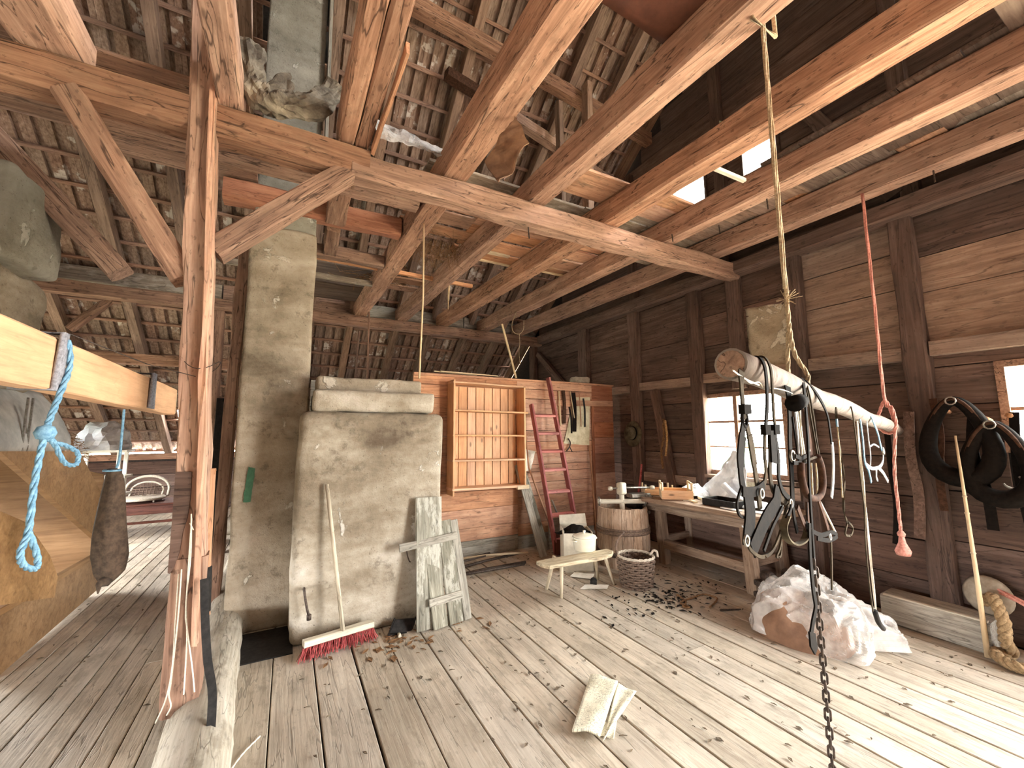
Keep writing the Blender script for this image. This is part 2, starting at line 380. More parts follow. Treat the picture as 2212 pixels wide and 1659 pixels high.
def tag(o,label,cat,group=None,kind=None):
    if label: o['label']=label
    if cat: o['category']=cat
    if group: o['group']=group
    if kind: o['kind']=kind
    return o
def thing(name,loc,label,cat,group=None,kind=None):
    o=bpy.data.objects.new(name,None); o.empty_display_size=.1; C.objects.link(o); o.location=loc
    return tag(o,label,cat,group,kind)
def struct(name,label,cat): return thing(name,(0,0,0),label,cat,None,'structure')
def crumple(name,fn,nu,nv,amp,mat,parent=None,scale=6,solid=.004,seed=0,smooth=False):
    """sheet fn(u,v) with creases along its normal"""
    def g(u,v):
        p=Vector(fn(u,v)); q=p*scale+Vector((seed,seed*2,0))
        d=noise.noise_vector(q)+noise.noise_vector(q*2.3)*.5
        return p+d*amp
    mb=MB().grid(g,nu,nv); return ob(name,mb,mat,parent,smooth,solid)
def bil(a,b,c,d):
    a,b,c,d=map(Vector,(a,b,c,d))
    return lambda u,v:(a*(1-u)+b*u)*(1-v)+(d*(1-u)+c*u)*v
def roughbox(name,c,d,mat,parent=None,bev=.03,sub=6,amp=.012,sc=3.,top=1):
    bm=bmesh.new(); bmesh.ops.create_cube(bm,size=1)
    for v in bm.verts: v.co=Vector((v.co.x*d[0],v.co.y*d[1],v.co.z*d[2]))
    bmesh.ops.bevel(bm,geom=bm.edges[:],offset=bev,segments=3,affect='EDGES',profile=.5)
    bmesh.ops.subdivide_edges(bm,edges=[e for e in bm.edges if e.calc_length()>max(d)/sub],cuts=sub,use_grid_fill=True)
    for v in bm.verts:
        q=(v.co+Vector(c))*sc; v.co+=noise.noise_vector(q)*amp+noise.noise_vector(q*3)*amp*.4
        if top!=1: f=1+(top-1)*(v.co.z/d[2]+.5); v.co.x*=f; v.co.y*=f
    me=bpy.data.meshes.new(name); bm.to_mesh(me); bm.free(); me.polygons.foreach_set('use_smooth',[True]*len(me.polygons))
    me.materials.append(M[mat]); o=link(name,me,parent); o.location=Vector(c)-wloc(parent); return o
# ================================================================ SETTING
R_=random.uniform
# ---- ground outside
g=struct('ground','flat ground outside beyond the windows, right side paled to bounce light in','ground')
ob('open_ground',MB().box((33,0,-3.1),(56,80,.2)),'yard',g)
ob('yard',MB().box((-44.8,10,-1.1),(80,100,.2)),'open_ground',g)
ob('yard',MB().box((-6,-24,-1.1),(22,40,.2)),'open_ground',g)
# ---- floor
fl=struct('floor','worn pale plank floor of the barn with dark joints','floor')
ob('underlay',MB().box((.2,3.9,-.09),(9.3,15,.1)),'black',fl)
x=-.3; first=None
ws=[.29,.25,.26,.26,.26,.24,.25,.23,.2,.23,.25,.22,.2,.21,.18,.24,.22,.2,.23,.21,.22,.24]
for i,wd in enumerate(ws):
    if x>4.78: break
    x1=min(x+wd,4.79); e=5.12
    cuts=[-3.5,e] if i not in (4,7,12) else [-3.5,(3.74,4.1,2.2)[(4,7,12).index(i)],e]
    for a,b in zip(cuts,cuts[1:]):
        timber('floorboard',((x+x1)/2,a+.003,-.017+R_(-.002,.003)),((x+x1)/2+R_(-.004,.004),b-.003,-.017+R_(-.002,.003)),x1-x-R_(.006,.013),.036,'floor',fl,ch=.004)
    x=x1
x=-.3; i=0
while x>-4.45:
    wd=(.15,.125,.11,.12,.13,.125)[i%6]; i+=1; y=-3.5
    cut=[-3.5,11.2] if i%4 else [-3.5,R_(3.5,6.5),11.2]
    for a,b in zip(cut,cut[1:]):
        timber('floorboard',(x-wd/2,a+.002,-.017+R_(-.002,.002)),(x-wd/2,b-.002,-.017+R_(-.002,.002)),wd-R_(.004,.007),.036,'floor',fl)
    x-=wd
for k in range(6):
    timber('floorboard',(-.3,5.35+k,-.017),(4.79,5.35+k,-.017),.985,.036,'floor',fl)
ob('floor_shade_plate',MB().box((-.11,3.83,.004),(.44,.5,.012)),'black',fl)  # black plate stands in for the shade on the floor before the chimney

# ---- roof
rf=struct('roof','underside of the tiled roof on battens and rafters','roof')
S=Vector((0,.809,-.588)); NRM=Vector((0,.588,.809)); TOP=Vector((0,.5,9.1065))
def rp(X,s,o=0): return TOP+Vector((X,0,0))+S*s+NRM*o
def s_at(Y): return (Y-.5)/.809
for X in (-4.35,-3.9,-3.05,-2.18,-1.4,-.6,.27,.9,1.72,2.42,3.17,3.88,4.7):
    timber('rafter',rp(X+R_(-.03,.03),0,-.11),rp(X+R_(-.03,.03),13.35,-.11),.11,.15,'rafter',rf,up=NRM,seg=7,jit=.012)
PIT=.36; NROW=37
for r in range(NROW+1):
    timber('batten',rp(-4.4,r*PIT+.02,-.018),rp(4.78,r*PIT+.02+R_(-.01,.01),-.018),.045,.032,'batten',rf,up=NRM,seg=6,jit=.006)
prof=[(0,0),(.05,0),(.056,-.004),(.062,0),(.108,0),(.112,.05),(.162,.052),(.170,.004)]
tv=[];tf=[]
for y in (0,.40):
    tv+=[(a,y,b-.012*(y>.2)+.012) for a,b in prof]+[(a,y,b+.013-.012*(y>.2)+.012) for a,b in reversed(prof)]
k=16
tf=[(m,(m+1)%k,(m+1)%k+k,m+k) for m in range(k)]+[tuple(range(k))[::-1],tuple(range(k,2*k))]
tme=bpy.data.meshes.new('tile'); tme.from_pydata(tv,[],tf); tme.update(); tme.materials.append(M['tile'])
TR=Matrix(((1,0,0),S,NRM)).transposed().to_4x4()
rest=MB(); near=0
for r in range(NROW):
    for c in range(58):
        X=-4.4+c*.164; s=r*PIT; Y=.5+.809*s
        if -1.97<X+.08<-1.5 and 10.0<Y<10.5: continue          # skylight hole low in the roof
        if -.4<X+.08<.14 and 3.85<Y<4.75: continue             # the chimney passes here
        m=TR.copy(); m.translation=rp(X+R_(-.004,.004),s+R_(-.008,.008),R_(0,.006)); m=m@Matrix.Rotation(R_(-.012,.012),4,'Z')
        if near<298 and ((.35<X<3.75 and 3.3<Y<5.6) or (.2<X<2.3 and 8.0<Y<9.2)):
            o=link('tile',tme,rf); o.matrix_local=m; near+=1
        else:
            rest.add([m@Vector(v) for v in tv],tf)
o=ob('far_tiles',rest,'tile',rf); o['kind']='stuff'
timber('purlin',(-3,3.78,6.40),(4.78,4.20,6.16),.13,.17,'beam',rf,seg=14,jit=.02)
timber('purlin',(1.5,4.40,6.02),(1.95,4.46,5.98),.13,.13,'leatherbrown',rf,seg=3,jit=.02)
timber('purlin',(1.95,4.46,5.98),(4.78,4.86,5.70),.12,.14,'beam',rf,seg=8,jit=.02)
timber('purlin',(-4.3,8.45,2.78),(.1,8.45,2.78),.14,.16,'beam',rf,seg=8,jit=.015)
timber('strut',(3.27,3.93,3.9),(3.33,3.93,6.28),.09,.13,'rafter',rf,up=(0,1,0),seg=4,jit=.01)
timber('strut',(3.15,4.3,3.85),(3.05,4.2,6.1),.07,.1,'rafter',rf,up=(0,1,0),seg=4,jit=.01)
timber('strut',(1.02,7.9,2.35),(1.05,7.75,3.45),.03,.03,'batten',rf)
def cover(x0,x1,y0,y1):
    a=[rp(x,s_at(y),.085) for x,y in ((x0,y0),(x1,y0),(x1,y1),(x0,y1))]; ob('roof_light_seal',MB().prism(a,NRM*.02),'black',rf)  # unseen sheet added over the tiles to stop light leaking through
for q in ((-4.7,4.95,.4,4.12),(-4.7,-.37,4.12,4.70),(.15,4.95,4.12,4.70),(-4.7,4.95,4.70,10.0),(-4.7,-1.97,10,10.5),(-1.5,4.95,10,10.5),(-4.7,4.95,10.5,11.4)): cover(*q)
ob('back_slope',MB().prism([(-4.6,.5,9.16),(4.95,.5,9.16),(4.95,-3.9,5.9),(-4.6,-3.9,5.9)],(0,0,.1)),'gable',rf)
ob('ridge_board',MB().box((.2,.45,9.0),(9.4,.06,.3)),'gable',rf)

# ---- loft: beams, joists, loose boards
ce=struct('ceiling','open beam ceiling with loose loft boards on the joists','ceiling')
timber('main_beam',(-3.4,2.95,3.515),(.42,2.95,3.515),.17,.2,'beam',ce,seg=14,jit=.03,ch=.02)
timber('main_beam',(.30,2.95,3.50),(4.72,2.95,3.52),.165,.2,'beam',ce,seg=18,jit=.032,ch=.02)
JZ=3.735
def joist(X0,y0,X1,y1,w_,mat='joist',h=.23,j=.02): return timber('joist',(X0,y0,JZ),(X1,y1,JZ),w_,h,mat,ce,seg=16,jit=j,ch=.015)
joist(-1.28,-3.3,-1.22,3.05,.25); joist(-.37,-3.3,-.42,3.03,.13)
joist(.36,-3.3,.25,3.02,.11); joist(.475,-3.3,.355,3.03,.10)
timber('splinter',(.465,2.0,3.66),(.43,2.85,3.60),.02,.07,'pine',ce,seg=4,jit=.012)
joist(1.18,-3.3,1.0,7.45,.21); joist(2.03,-3.3,1.72,7.5,.18); joist(2.98,-3.3,2.5,7.5,.19)
joist(3.72,-3.3,3.36,7.5,.18); joist(4.50,-3.3,4.16,7.5,.17)
joist(.31,3.03,.30,4.15,.17,'beam'); joist(.30,4.3,.32,5.0,.14,'beam')
timber('trimmer',(-.6,3.51,3.72),(.94,3.51,3.72),.16,.2,'beam',ce,seg=6,jit=.03,ch=.03)
timber('trimmer',(-.6,4.17,3.73),(.93,4.17,3.73),.17,.2,'pinered',ce,seg=8,jit=.03,ch=.03)
timber('trimmer',(.16,5.0,3.68),(.93,5.0,3.68),.14,.14,'beam',ce,seg=6,jit=.02,ch=.02)
timber('trimmer',(-1.3,5.75,3.66),(.93,5.75,3.66),.05,.07,'loftgrey',ce,seg=5,jit=.01)
timber('trimmer',(.16,5.38,3.76),(2.3,5.45,3.76),.05,.05,'pine',ce)
timber('wall_plate',(-4.3,7.38,3.53),(4.72,7.38,3.53),.17,.18,'beam',ce,seg=18,jit=.02,ch=.015)
for a,b,m in ((-4.3,-1,'loftgrey'),(-1,.9,'beam'),(.95,1.85,'greyboard'),(1.87,3.0,'loftgrey'),(3.0,4.7,'loftgrey')):
    timber('upper_plate',(a+.01,7.6,3.80),(b-.01,7.6,3.80),.16,.22,m,ce,seg=6,jit=.02,ch=.015)
timber('side_plate',(4.69,-3.4,3.535),(4.69,7.6,3.56),.2,.17,'wall',ce,seg=14,jit=.02,ch=.02)
timber('brace',(-0.451,2.95,2.697),(0.285,2.95,3.445),.13,.14,'beam',ce,up=(0,1,0),seg=5,jit=.015,ch=.012)
timber('brace',(-0.571,2.95,2.498),(-1.146,2.95,3.453),.13,.16,'beam',ce,up=(0,1,0),seg=5,jit=.02,ch=.015)
timber('brace',(-1.277,4.4,2.92),(-2.096,4.4,3.872),.17,.18,'beam',ce,up=(0,1,0),seg=5,jit=.03,ch=.02)
timber('brace',(-2.387,8.1,3.674),(-2.84,8.1,3.108),.1,.12,'beam',ce,up=(0,1,0),seg=3,jit=.02,ch=.02)
timber('upright',(-1.0,7.4,.0),(-1.0,7.4,3.45),.14,.14,'beam',ce,up=(0,1,0),seg=8,jit=.02,ch=.02)
def lboard(x0,x1,y,wd,mat='loft',z=3.865,sk=0): timber('loft_board',(x0,y,z+R_(-.004,.012)),(x1,y+sk,z+R_(-.004,.012)),wd,.024,mat,ce,seg=3,jit=.01)
for y,wd,m in ((3.2,.2,'loftgrey'),(3.42,.22,'loft'),(3.66,.22,'loft'),(3.95,.24,'loft'),(4.22,.2,'loft')): lboard(.92,1.82,y,wd,m)
for y,wd,m in ((3.22,.22,'loftgrey'),(3.46,.2,'loftgrey'),(3.76,.27,'pine'),(4.02,.2,'pine'),(4.3,.24,'pine'),(4.6,.2,'pine')): lboard(1.66,2.62,y,wd,m)
lboard(1.72,2.4,4.47,.06,'lightwood',3.85); lboard(2.1,2.6,4.72,.05,'lightwood',3.85); lboard(2.75,3.4,4.68,.05,'lightwood',3.85)
for y,wd,m in ((3.2,.23,'loftgrey'),(3.45,.24,'loftgrey'),(3.75,.28,'pine'),(4.05,.26,'pine'),(4.36,.26,'pine'),(4.62,.16,'loft')): lboard(2.55,3.5,y,wd,m)
for y,wd,m in ((3.18,.24,'loftgrey'),(3.44,.24,'loftgrey'),(3.72,.25,'loftgrey')): lboard(3.4,4.3,y,wd,m)
for k in range(13): lboard(4.22,4.78,.2+k*.29,.286,'loftgrey' if k%3 else 'loft')
for y,wd,m in ((2.67,.16,'loft'),(2.86,.2,'loft')): lboard(1.9,2.75,y,wd,m)
for y,wd,m in ((2.62,.18,'loft'),(2.84,.22,'pinepink'),(3.0,.1,'loftgrey')): lboard(2.7,3.55,y,wd,m)
for y in (1.95,2.2,2.46,2.72,2.96): lboard(3.5,4.35,y,.25,'wallpale')
for k in range(8): lboard(3.45,4.45,1.7-k*.3,.296,'gable')
for k in range(5): lboard(2.85,3.75,.3-k*.35,.346,'gable')
for y in (5.9,6.15,6.42,6.7,6.98,7.22): lboard(-.05,1.05,y,.25,'gable')
for y in (5.95,6.3): lboard(.98,1.8,y,.2,'loft')
for k in range(4): lboard(-1.35,-.35,3.2+k*.3,.27,'beam')
for k in range(8): lboard(-4.2,-1.2,2.7-k*.3,.28,'gable')
for k in range(3): lboard(-4.2,-1.3,3.2+k*.3,.28,'beam')

# ---- right gable wall
wr=struct('wall_right','dark timber framed gable wall of wide horizontal boards','wall')
def fill(y0,y1,zs,cuts,mat,x=4.815,par=wr,name='plank',jit=.006):
    for a,b in zip(zs,zs[1:]):
        seg=[(y0,y1)]
        for (c0,c1,d0,d1) in cuts:
            if d0<b-.005 and d1>a+.005:
                n=[]
                for p,q in seg:
                    if c1<=p or c0>=q: n.append((p,q)); continue
                    if c0>p: n.append((p,c0))
                    if c1<q: n.append((c1,q))
                seg=n
        for p,q in seg:
            if q-p<.02: continue
            xx=x+R_(-jit,jit)
            m=mat(a,(p+q)/2) if callable(mat) else mat
            timber(name,(xx,p,(a+b)/2),(xx,q,(a+b)/2),.03,b-a-R_(.004,.009),m,par,ch=.004)
W1=(2.5,3.56,1.06,2.07); W2=(-.7,.97,1.42,2.12); D1=(-3.35,-.75,-.2,2.7)  # the door opening is out of view, widened for light on the floor
def zs_rand(z0,z1,lo,hi,fixed=()):
    zs=[z0]; st=sorted(fixed)+[z1]
    for t in st:
        while t-zs[-1]>hi*1.15: zs.append(zs[-1]+R_(lo,hi))
        if t-zs[-1]<lo*.5 and len(zs)>1: zs.pop()
        zs.append(t)
    return zs
def wm(z,y):
    if 2.25<z<3.5 and 1.45<y<2.3: return 'wallpale'
    if 2.2<z<2.95 and y<1.32 and y>-.6: return 'wallpale'
    return 'wall'
bays=[(-3.5,-1.5),(-1.5,-.8),(-.8,1.39),(1.39,2.3),(2.3,3.55),(3.55,4.66),(4.66,5.92),(5.92,7.7),(7.7,9.3),(9.3,11.2)]
special={3:[0,.33,.66,1.02,1.36,1.7,2.02,2.32,2.86,3.2,3.48],2:[0,.35,.7,1.1,1.5,1.8,2.12,2.32,2.78,3.1,3.48],4:[0,.36,.72,1.06,1.4,1.74,2.07,2.3,2.7,3.1,3.48],5:[0,.34,.7,.98,1.3,1.62,1.98,2.3,2.85,3.48]}
for i,(a,b) in enumerate(bays):
    top=3.48 if b<8 else max(.6,9.2-.727*b)
    zs=special.get(i) or zs_rand(0,top,.28,.42)
    fill(a,b,zs,[W1,W2,D1],wm)
for y,wd,z0,z1 in ((-2.4,.16,2.7,3.48),(1.39,.16,0,3.48),(2.3,.15,0,3.48),(2.98,.16,2.1,3.48),(3.55,.18,0,3.48),(4.66,.18,0,3.48),(5.92,.24,0,3.48),(7.7,.2,0,3.48),(9.3,.18,0,2.6)):
    timber('stud',(4.745,y,z0),(4.745,y,z1),wd,.11,'wall',wr,up=(1,0,0),seg=8,jit=.015,ch=.012)
for a,b in ((-.74,1.3),(1.48,2.22),(2.38,3.45),(3.65,4.56),(4.76,5.8)):
    timber('girt',(4.76,a,2.255),(4.76,b,2.275),.09,.12,'wallpale',wr,seg=4,jit=.01)
timber('girt',(4.76,2.4,.93),(4.76,4.55,.93),.09,.13,'wallpale',wr,seg=4,jit=.01)
timber('brace',(4.73,4.28,2.2),(4.73,4.02,.8),.08,.13,'wall',wr,up=(0,1,0),seg=4,jit=.012)
timber('brace',(4.74,7.5,3.3),(4.74,6.2,2.2),.08,.12,'wall',wr,up=(0,1,0),seg=4,jit=.012)
crumple('plaster_patch',bil((4.795,2.38,3.0),(4.795,2.88,3.06),(4.795,2.86,2.16),(4.795,2.4,2.14)),14,20,.012,'plasterwhite',wr,9,.012,smooth=True)
for (a,b,z) in ((2.97,2.82,1.0),(3.3,3.05,.96)): crumple('plaster_patch',bil((4.71,a,z+.05),(4.71,b,z+.04),(4.71,b,z-.03),(4.71,a,z-.05)),5,3,.008,'plasterwhite',wr,20,.006)
G3=(3.28,3.84,4.56,5.24); G4=(2.34,2.80,4.56,5.24); G5=(2.92,3.42,5.52,5.62); G6=(-1.8,0,4.3,5.9)  # the last opening is out of view, added to light the roof
zs=[3.62,3.9,4.22,4.56,4.8,5.0,5.24,5.52,5.62,5.9,6.2,6.5,6.8,7.1,7.4,7.7,8.0,8.3,8.6,8.9]
for a,b in zip(zs,zs[1:]):
    fill(-3.5,(9.40-b)/.727,[a,b],[G3,G4,G5,G6],'gable',4.83)
for y in (1.3,3.06,4.66): timber('stud',(4.77,y,3.62),(4.77,y,9.2-.727*y),.13,.1,'gable',wr,up=(1,0,0),seg=4,jit=.01)
timber('brace',(4.75,1.4,3.7),(4.75,2.2,5.4),.09,.14,'gable',wr,up=(0,1,0),seg=3,jit=.01)
def window(name,Y0,Y1,Z0,Z1,mull,bars,label,fr=.05,casing='wall',pane='glass'):
    t=struct(name,label,'window'); X=4.82
    f=MB()
    for z in (Z0+fr/2,Z1-fr/2): f.box((X,(Y0+Y1)/2,z),(.08,Y1-Y0,fr))
    for y in (Y0+fr/2,Y1-fr/2): f.box((X,y,(Z0+Z1)/2),(.08,fr,Z1-Z0-2*fr))
    ob('window_frame',f,casing,t)
    ys=[Y0+fr]
    for y in mull:
        timber('mullion',(X,y,Z0+fr),(X,y,Z1-fr),.05,.06,casing,t,up=(1,0,0)); ys+=[y-.025,y+.025]
    ys.append(Y1-fr)
    for a,b in zip(ys[::2],ys[1::2]):
        zz=[Z0+fr]
        for z in bars: timber('glazing_bar',(X,a,z),(X,b,z),.03,.018 if z!=bars[-1] else .028,casing,t); zz.append(z)
        zz.append(Z1-fr)
        for c,d in zip(zz,zz[1:]): ob('pane',MB().box((X+.01,(a+b)/2,(c+d)/2),(.004,b-a,d-c-.02)),pane,t)
    return t
w1=window('window_1',*W1,[3.1],[1.40,1.71],'wooden window with six panes above the workbench',casing='beam')
timber('window_sill',(4.76,2.42,1.035),(4.76,3.5,1.035),.14,.04,'wallpale',w1,seg=4,jit=.008)
w2=window('window_2',*W2,[.1],[1.75],'window at the edge of the view beside the hanging tack',casing='beam')
window('window_3',*G3,[],[],'bright gable window opening above the joists, farther one',.03,'gable')
window('window_4',*G4,[2.42],[],'bright gable window opening above the joists, nearer to the hanging rope',.03,'gable')
t=window('window_5',*G5,[],[5.57],'narrow slit opening high in the gable',.012,'gable','leafpane')

# ---- partition with the shelf
wb=struct('wall_back','low orange board partition wall carrying the shelf','wall')
def pfill(x0,x1,zs,mat):
    for a,b in zip(zs,zs[1:]):
        m=mat if isinstance(mat,str) else mat(a)
        yy=5.12+R_(-.005,.005)
        timber('plank',(x0+R_(0,.004),yy,(a+b)/2),(x1-R_(0,.004),yy,(a+b)/2),.03,b-a-R_(.003,.008),m,wb,ch=.003)
pfill(.2,1.36,[0,.4,.8,1.2,1.6,1.9,2.2],'greyboard')
pfill(1.36,2.86,[0,.2,.36,.6,.83,1.05,1.3,1.55,1.8,2.05,2.22,2.335],lambda a:'greyboard' if a<.1 else 'pine')
pfill(2.86,4.22,[0,.17,.33,.52,.7,.88,1.03,1.13,1.3,1.46,1.62,1.86,2.08,2.22,2.335],lambda a:'greyboard' if a<.1 else ('pinepink' if .5<a<2.1 else 'pine'))
pfill(4.22,4.66,[0,.3,.6,.95,1.25,1.5,1.75,2.02,2.335],lambda a:'pinered' if a>.9 else 'pinepink')
timber('top_rail',(1.36,5.11,2.345),(4.66,5.11,2.345),.075,.03,'pine',wb,seg=6,jit=.006)
timber('door_batten',(4.22,5.095,.1),(4.22,5.095,2.1),.02,.05,'pinered',wb,up=(1,0,0))
timber('door_batten',(3.55,5.093,2.03),(4.64,5.093,2.05),.02,.09,'pine',wb)
timber('skirting',(1.36,5.095,.07),(2.8,5.095,.07),.025,.13,'greyboard',wb)
# ---- other walls
wf=struct('wall_far','low knee wall under the eaves at the far end','wall')
for k in range(4): timber('plank',(-4.5,11.2,.13+k*.26),(4.8,11.2,.13+k*.26),.04,.25,'wall',wf)
ob('leak_backing',MB().box((.2,11.24,.5),(9.6,.03,1.2)),'black',wf)  # unseen board added to stop light leaking between the planks
timber('eave_plate',(-4.5,11.1,1.145),(4.8,11.1,1.145),.14,.12,'beam',wf,seg=8,jit=.02)
wl=struct('wall_left','dark board wall of the left part of the barn','wall')
for k in range(26):
    z=.17+k*.345
    for a,b in ((-3.5,-.5),(-.5,2.3),(2.3,5.9),(5.9,8.1),(8.1,min(11.2,(9.4-z)/.727))):
        b=min(b,(9.4-z)/.727)
        if b-a<.1 or ((a==5.9 and .45<z<1.75) or (a==-.5 and .45<z<1.0)): continue  # the low near gap is added to light the left floor
        timber('plank',(-4.5,a,z),(-4.5,b,z),.04,.34,'wall',wl)
wk=struct('wall_rear','plank wall behind the viewpoint','wall')
for k in range(20):
    z=.17+k*.345
    for a,b in ((-4.5,-3.5),(-3.5,-1.9),(-1.9,4.85)):
        pass
        timber('plank',(a,-3.52,z),(b,-3.52,z),.04,.34,'wall',wk)
# ---- sheathing behind the gable boards
def sheath(y0,y1,z0,z1): ob('sheathing',MB().box((4.862,(y0+y1)/2,(z0+z1)/2),(.02,y1-y0,z1-z0)),'black',wr)
for q in ((2.5,3.56,-.1,1.06),(2.5,3.56,2.07,3.7),(-.7,.97,-.1,1.42),(-.7,.97,2.12,3.7),(-.75,-.7,-.1,3.7),(-3.35,-.75,2.7,3.7),(-3.5,-3.35,-.1,3.7),(.97,2.5,-.1,3.7),(3.56,7.6,-.1,3.7)): sheath(*q)
for q in ((-3.5,-1.8,5.62,5.9),(0,5.0,5.62,5.9)): sheath(*q)
ob('sheathing',MB().prism([(4.852,7.6,-.1),(4.852,11.3,-.1),(4.852,11.3,1.2),(4.852,7.6,3.9)],(.02,0,0)),'black',wr)
for y0,y1,z0,z1 in ((-3.5,2.34,3.7,4.3),(-3.5,-1.8,4.3,5.62),(0,2.34,4.3,5.24),(2.8,3.28,3.7,5.24),(3.84,5.6,3.7,5.24),(2.34,2.8,3.7,4.56),(3.28,3.84,3.7,4.56),(0,2.92,5.24,5.62),(2.92,3.42,5.24,5.52),(3.42,5.2,5.24,5.62)): sheath(y0,y1,z0,z1)
ob('sheathing',MB().prism([(4.852,-3.5,5.9),(4.852,4.86,5.9),(4.852,.5,9.1),(4.852,-3.5,9.1)],(.02,0,0)),'black',wr)
ob('sheathing',MB().prism([(4.852,5.6,3.7),(4.852,7.9,3.7),(4.852,5.1,5.75),(4.852,5.1,5.24),(4.852,5.6,5.24)],(.02,0,0)),'black',wr)

# ================================================================ BIG FIXED THINGS
t=thing('timber_post',(-.44,2.9,0),'tall hewn timber post standing on the rough floor log','post')
timber('shaft',(-.435,2.92,.93),(-.585,2.92,4.4),.135,.15,'post',t,up=(0,1,0),seg=18,jit=.022,ch=.012)
timber('shaft',(-.425,2.915,.16),(-.435,2.915,.94),.155,.16,'beam',t,up=(0,1,0),seg=10,jit=.02,ch=.014)
timber('side_plank',(-.375,2.86,.5),(-.53,2.86,4.4),.03,.13,'pinepink',t,up=(0,1,0),seg=14,jit=.016,ch=.006)
o=ob('worn_patch',MB().prism([(-0.52,2.826,1.398),(-0.45,2.826,1.395),(-0.447,2.826,1.259),(-0.454,2.826,1.151),(-0.468,2.826,1.08),(-0.474,2.826,0.986),(-0.491,2.826,0.907),(-0.508,2.826,0.875),(-0.516,2.826,0.881),(-0.517,2.826,1.134)],(0,.05,0)),'wall',t); o['label']='dark worn patch'
lp=[(-.295,1.9,.07),(-.305,2.4,.085),(-.335,2.9,.07),(-.355,3.5,.075),(-.39,4.4,.07),(-.42,5.4,.075),(-.44,6.4,.07)]
t=tag(pole('floor_log',[tuple(q) for q in cr(lp,5)],.165,.125,'log',None,16,.05),'rough whitish sill log on the floor under the tall post','log')

t=thing('chimney',(-.12,4.4,0),'broad smoke stained rendered chimney rising through the beam ceiling','chimney')
roughbox('lower_shaft',(-.115,4.38,1.73),(.53,.56,3.46),'concrete',t,.03,14,.016,2.4)
roughbox('upper_shaft',(-.11,4.40,5.2),(.50,.52,3.6),'flue',t,.02,8,.008,2)
timber('cover_board',(.19,4.12,3.9),(.17,4.12,6.2),.03,.12,'greyboard',t,up=(0,1,0),seg=4)
crumple('paint_mark',bil((-0.296,4.083,1.043),(-0.247,4.083,1.039),(-0.224,4.083,1.312),(-0.277,4.083,1.329)),4,8,.006,'greenpaint',t,30,.006)
tag(roughbox('masonry_stove',(.67,3.87,.885),(1.19,.44,1.77),'stove',None,.06,10,.016,2.2),'large grey rendered masonry stove with rounded corners','stove')
t=thing('stove_mantel',(.65,4.1,1.77),'stepped rendered ledge on top of the grey masonry stove','mantel')
roughbox('ledge',(.68,3.97,1.87),(1.02,.56,.19),'stove',t,.04,8,.016,5)
roughbox('upper_course',(.66,4.1,2.03),(.92,.4,.14),'concrete',t,.03,8,.012,5)
tag(ob('iron_hook',MB().tube(cr([(.165,3.64,.42),(.165,3.60,.44),(.17,3.575,.40),(.19,3.565,.30),(.205,3.565,.25)],4),.009,6).tube([(.205,3.565,.26),(.206,3.563,.22)],.016,6),'iron',None,True),'rusty iron hook fixed low on the stove front','hook')

# pale flue and hooded hearth in the left part
t=tag(roughbox('plastered_flue',(-2.14,4.3,3.16),(.8,.75,.66),'flue',None,.05,8,.03,3),'pale plastered flue block under the dark beams at far left','flue')
t=tag(roughbox('flue_base',(-2.3,4.6,2.42),(.8,.85,.95),'concrete',None,.1,6,.03,3),'rendered hood below the pale flue block, shading put into browner render','hood')  # browner render puts the shading of the lower plaster into colour
t=thing('sheet_covered_hood',(-2.2,4.7,1.45),'grey sheet metal hood with seams above the brown plywood bin','hood')
mb=MB()
def hood(u,v):
    y=3.6+u*2.1; z=1.46+v*.55; r=max(0,(u-.8)/.2); x=-1.78-.5*(1-math.sqrt(max(0,1-r*r)))-.25*v*v
    return (x+noise.noise((u*5,v*4,2))*.02,y,z-.25*r*r*v)
mb.grid(hood,16,8); ob('shell',mb,'hoodcloth',t,True,.02)
for yy in (4.15,4.55,4.62): ob('seam',MB().box((-1.775,yy,1.68),(.012,.014,.42)),'steel',t)
ob('hood_back',MB().box((-2.5,4.6,1.7),(.5,1.7,.5)),'black',t)

t=thing('plywood_bin',(-1.9,5.2,0),'large brown plywood bin with a sloping front below the grey hood','bin')
mb=MB().prism([(-1.62,3.91,1.499),(-1.62,5.073,1.455),(-1.62,5.878,0.876),(-1.62,5.865,0.483)],(-.04,0,0)); o=ob('front_panel',mb,'plywood',t); 
ob('lower_panel',MB().prism([(-1.62,3.9,.42),(-1.62,5.78,.42),(-1.62,5.84,.04),(-1.62,4.2,.0)],(-.04,0,0)),'plywood',t)
timber('rail',(-1.60,3.6,.47),(-1.60,5.8,.42),.04,.05,'plywood',t)
ob('end_panel',MB().prism([(-1.63,5.78,.05),(-2.6,5.78,.05),(-2.6,5.78,1.5),(-1.63,5.72,1.2)],(0,.03,0)),'plywood',t)
tag(ob('tilted_board',MB().prism([(-1.35,3.202,1.246),(-1.35,3.631,1.075),(-1.35,3.961,0.805),(-1.35,4.111,0.629),(-1.35,4.099,0.496),(-1.35,3.323,0.702)],(-.03,0,0)),'plywood'),'pale tan board leaning against the brown plywood bin','board')

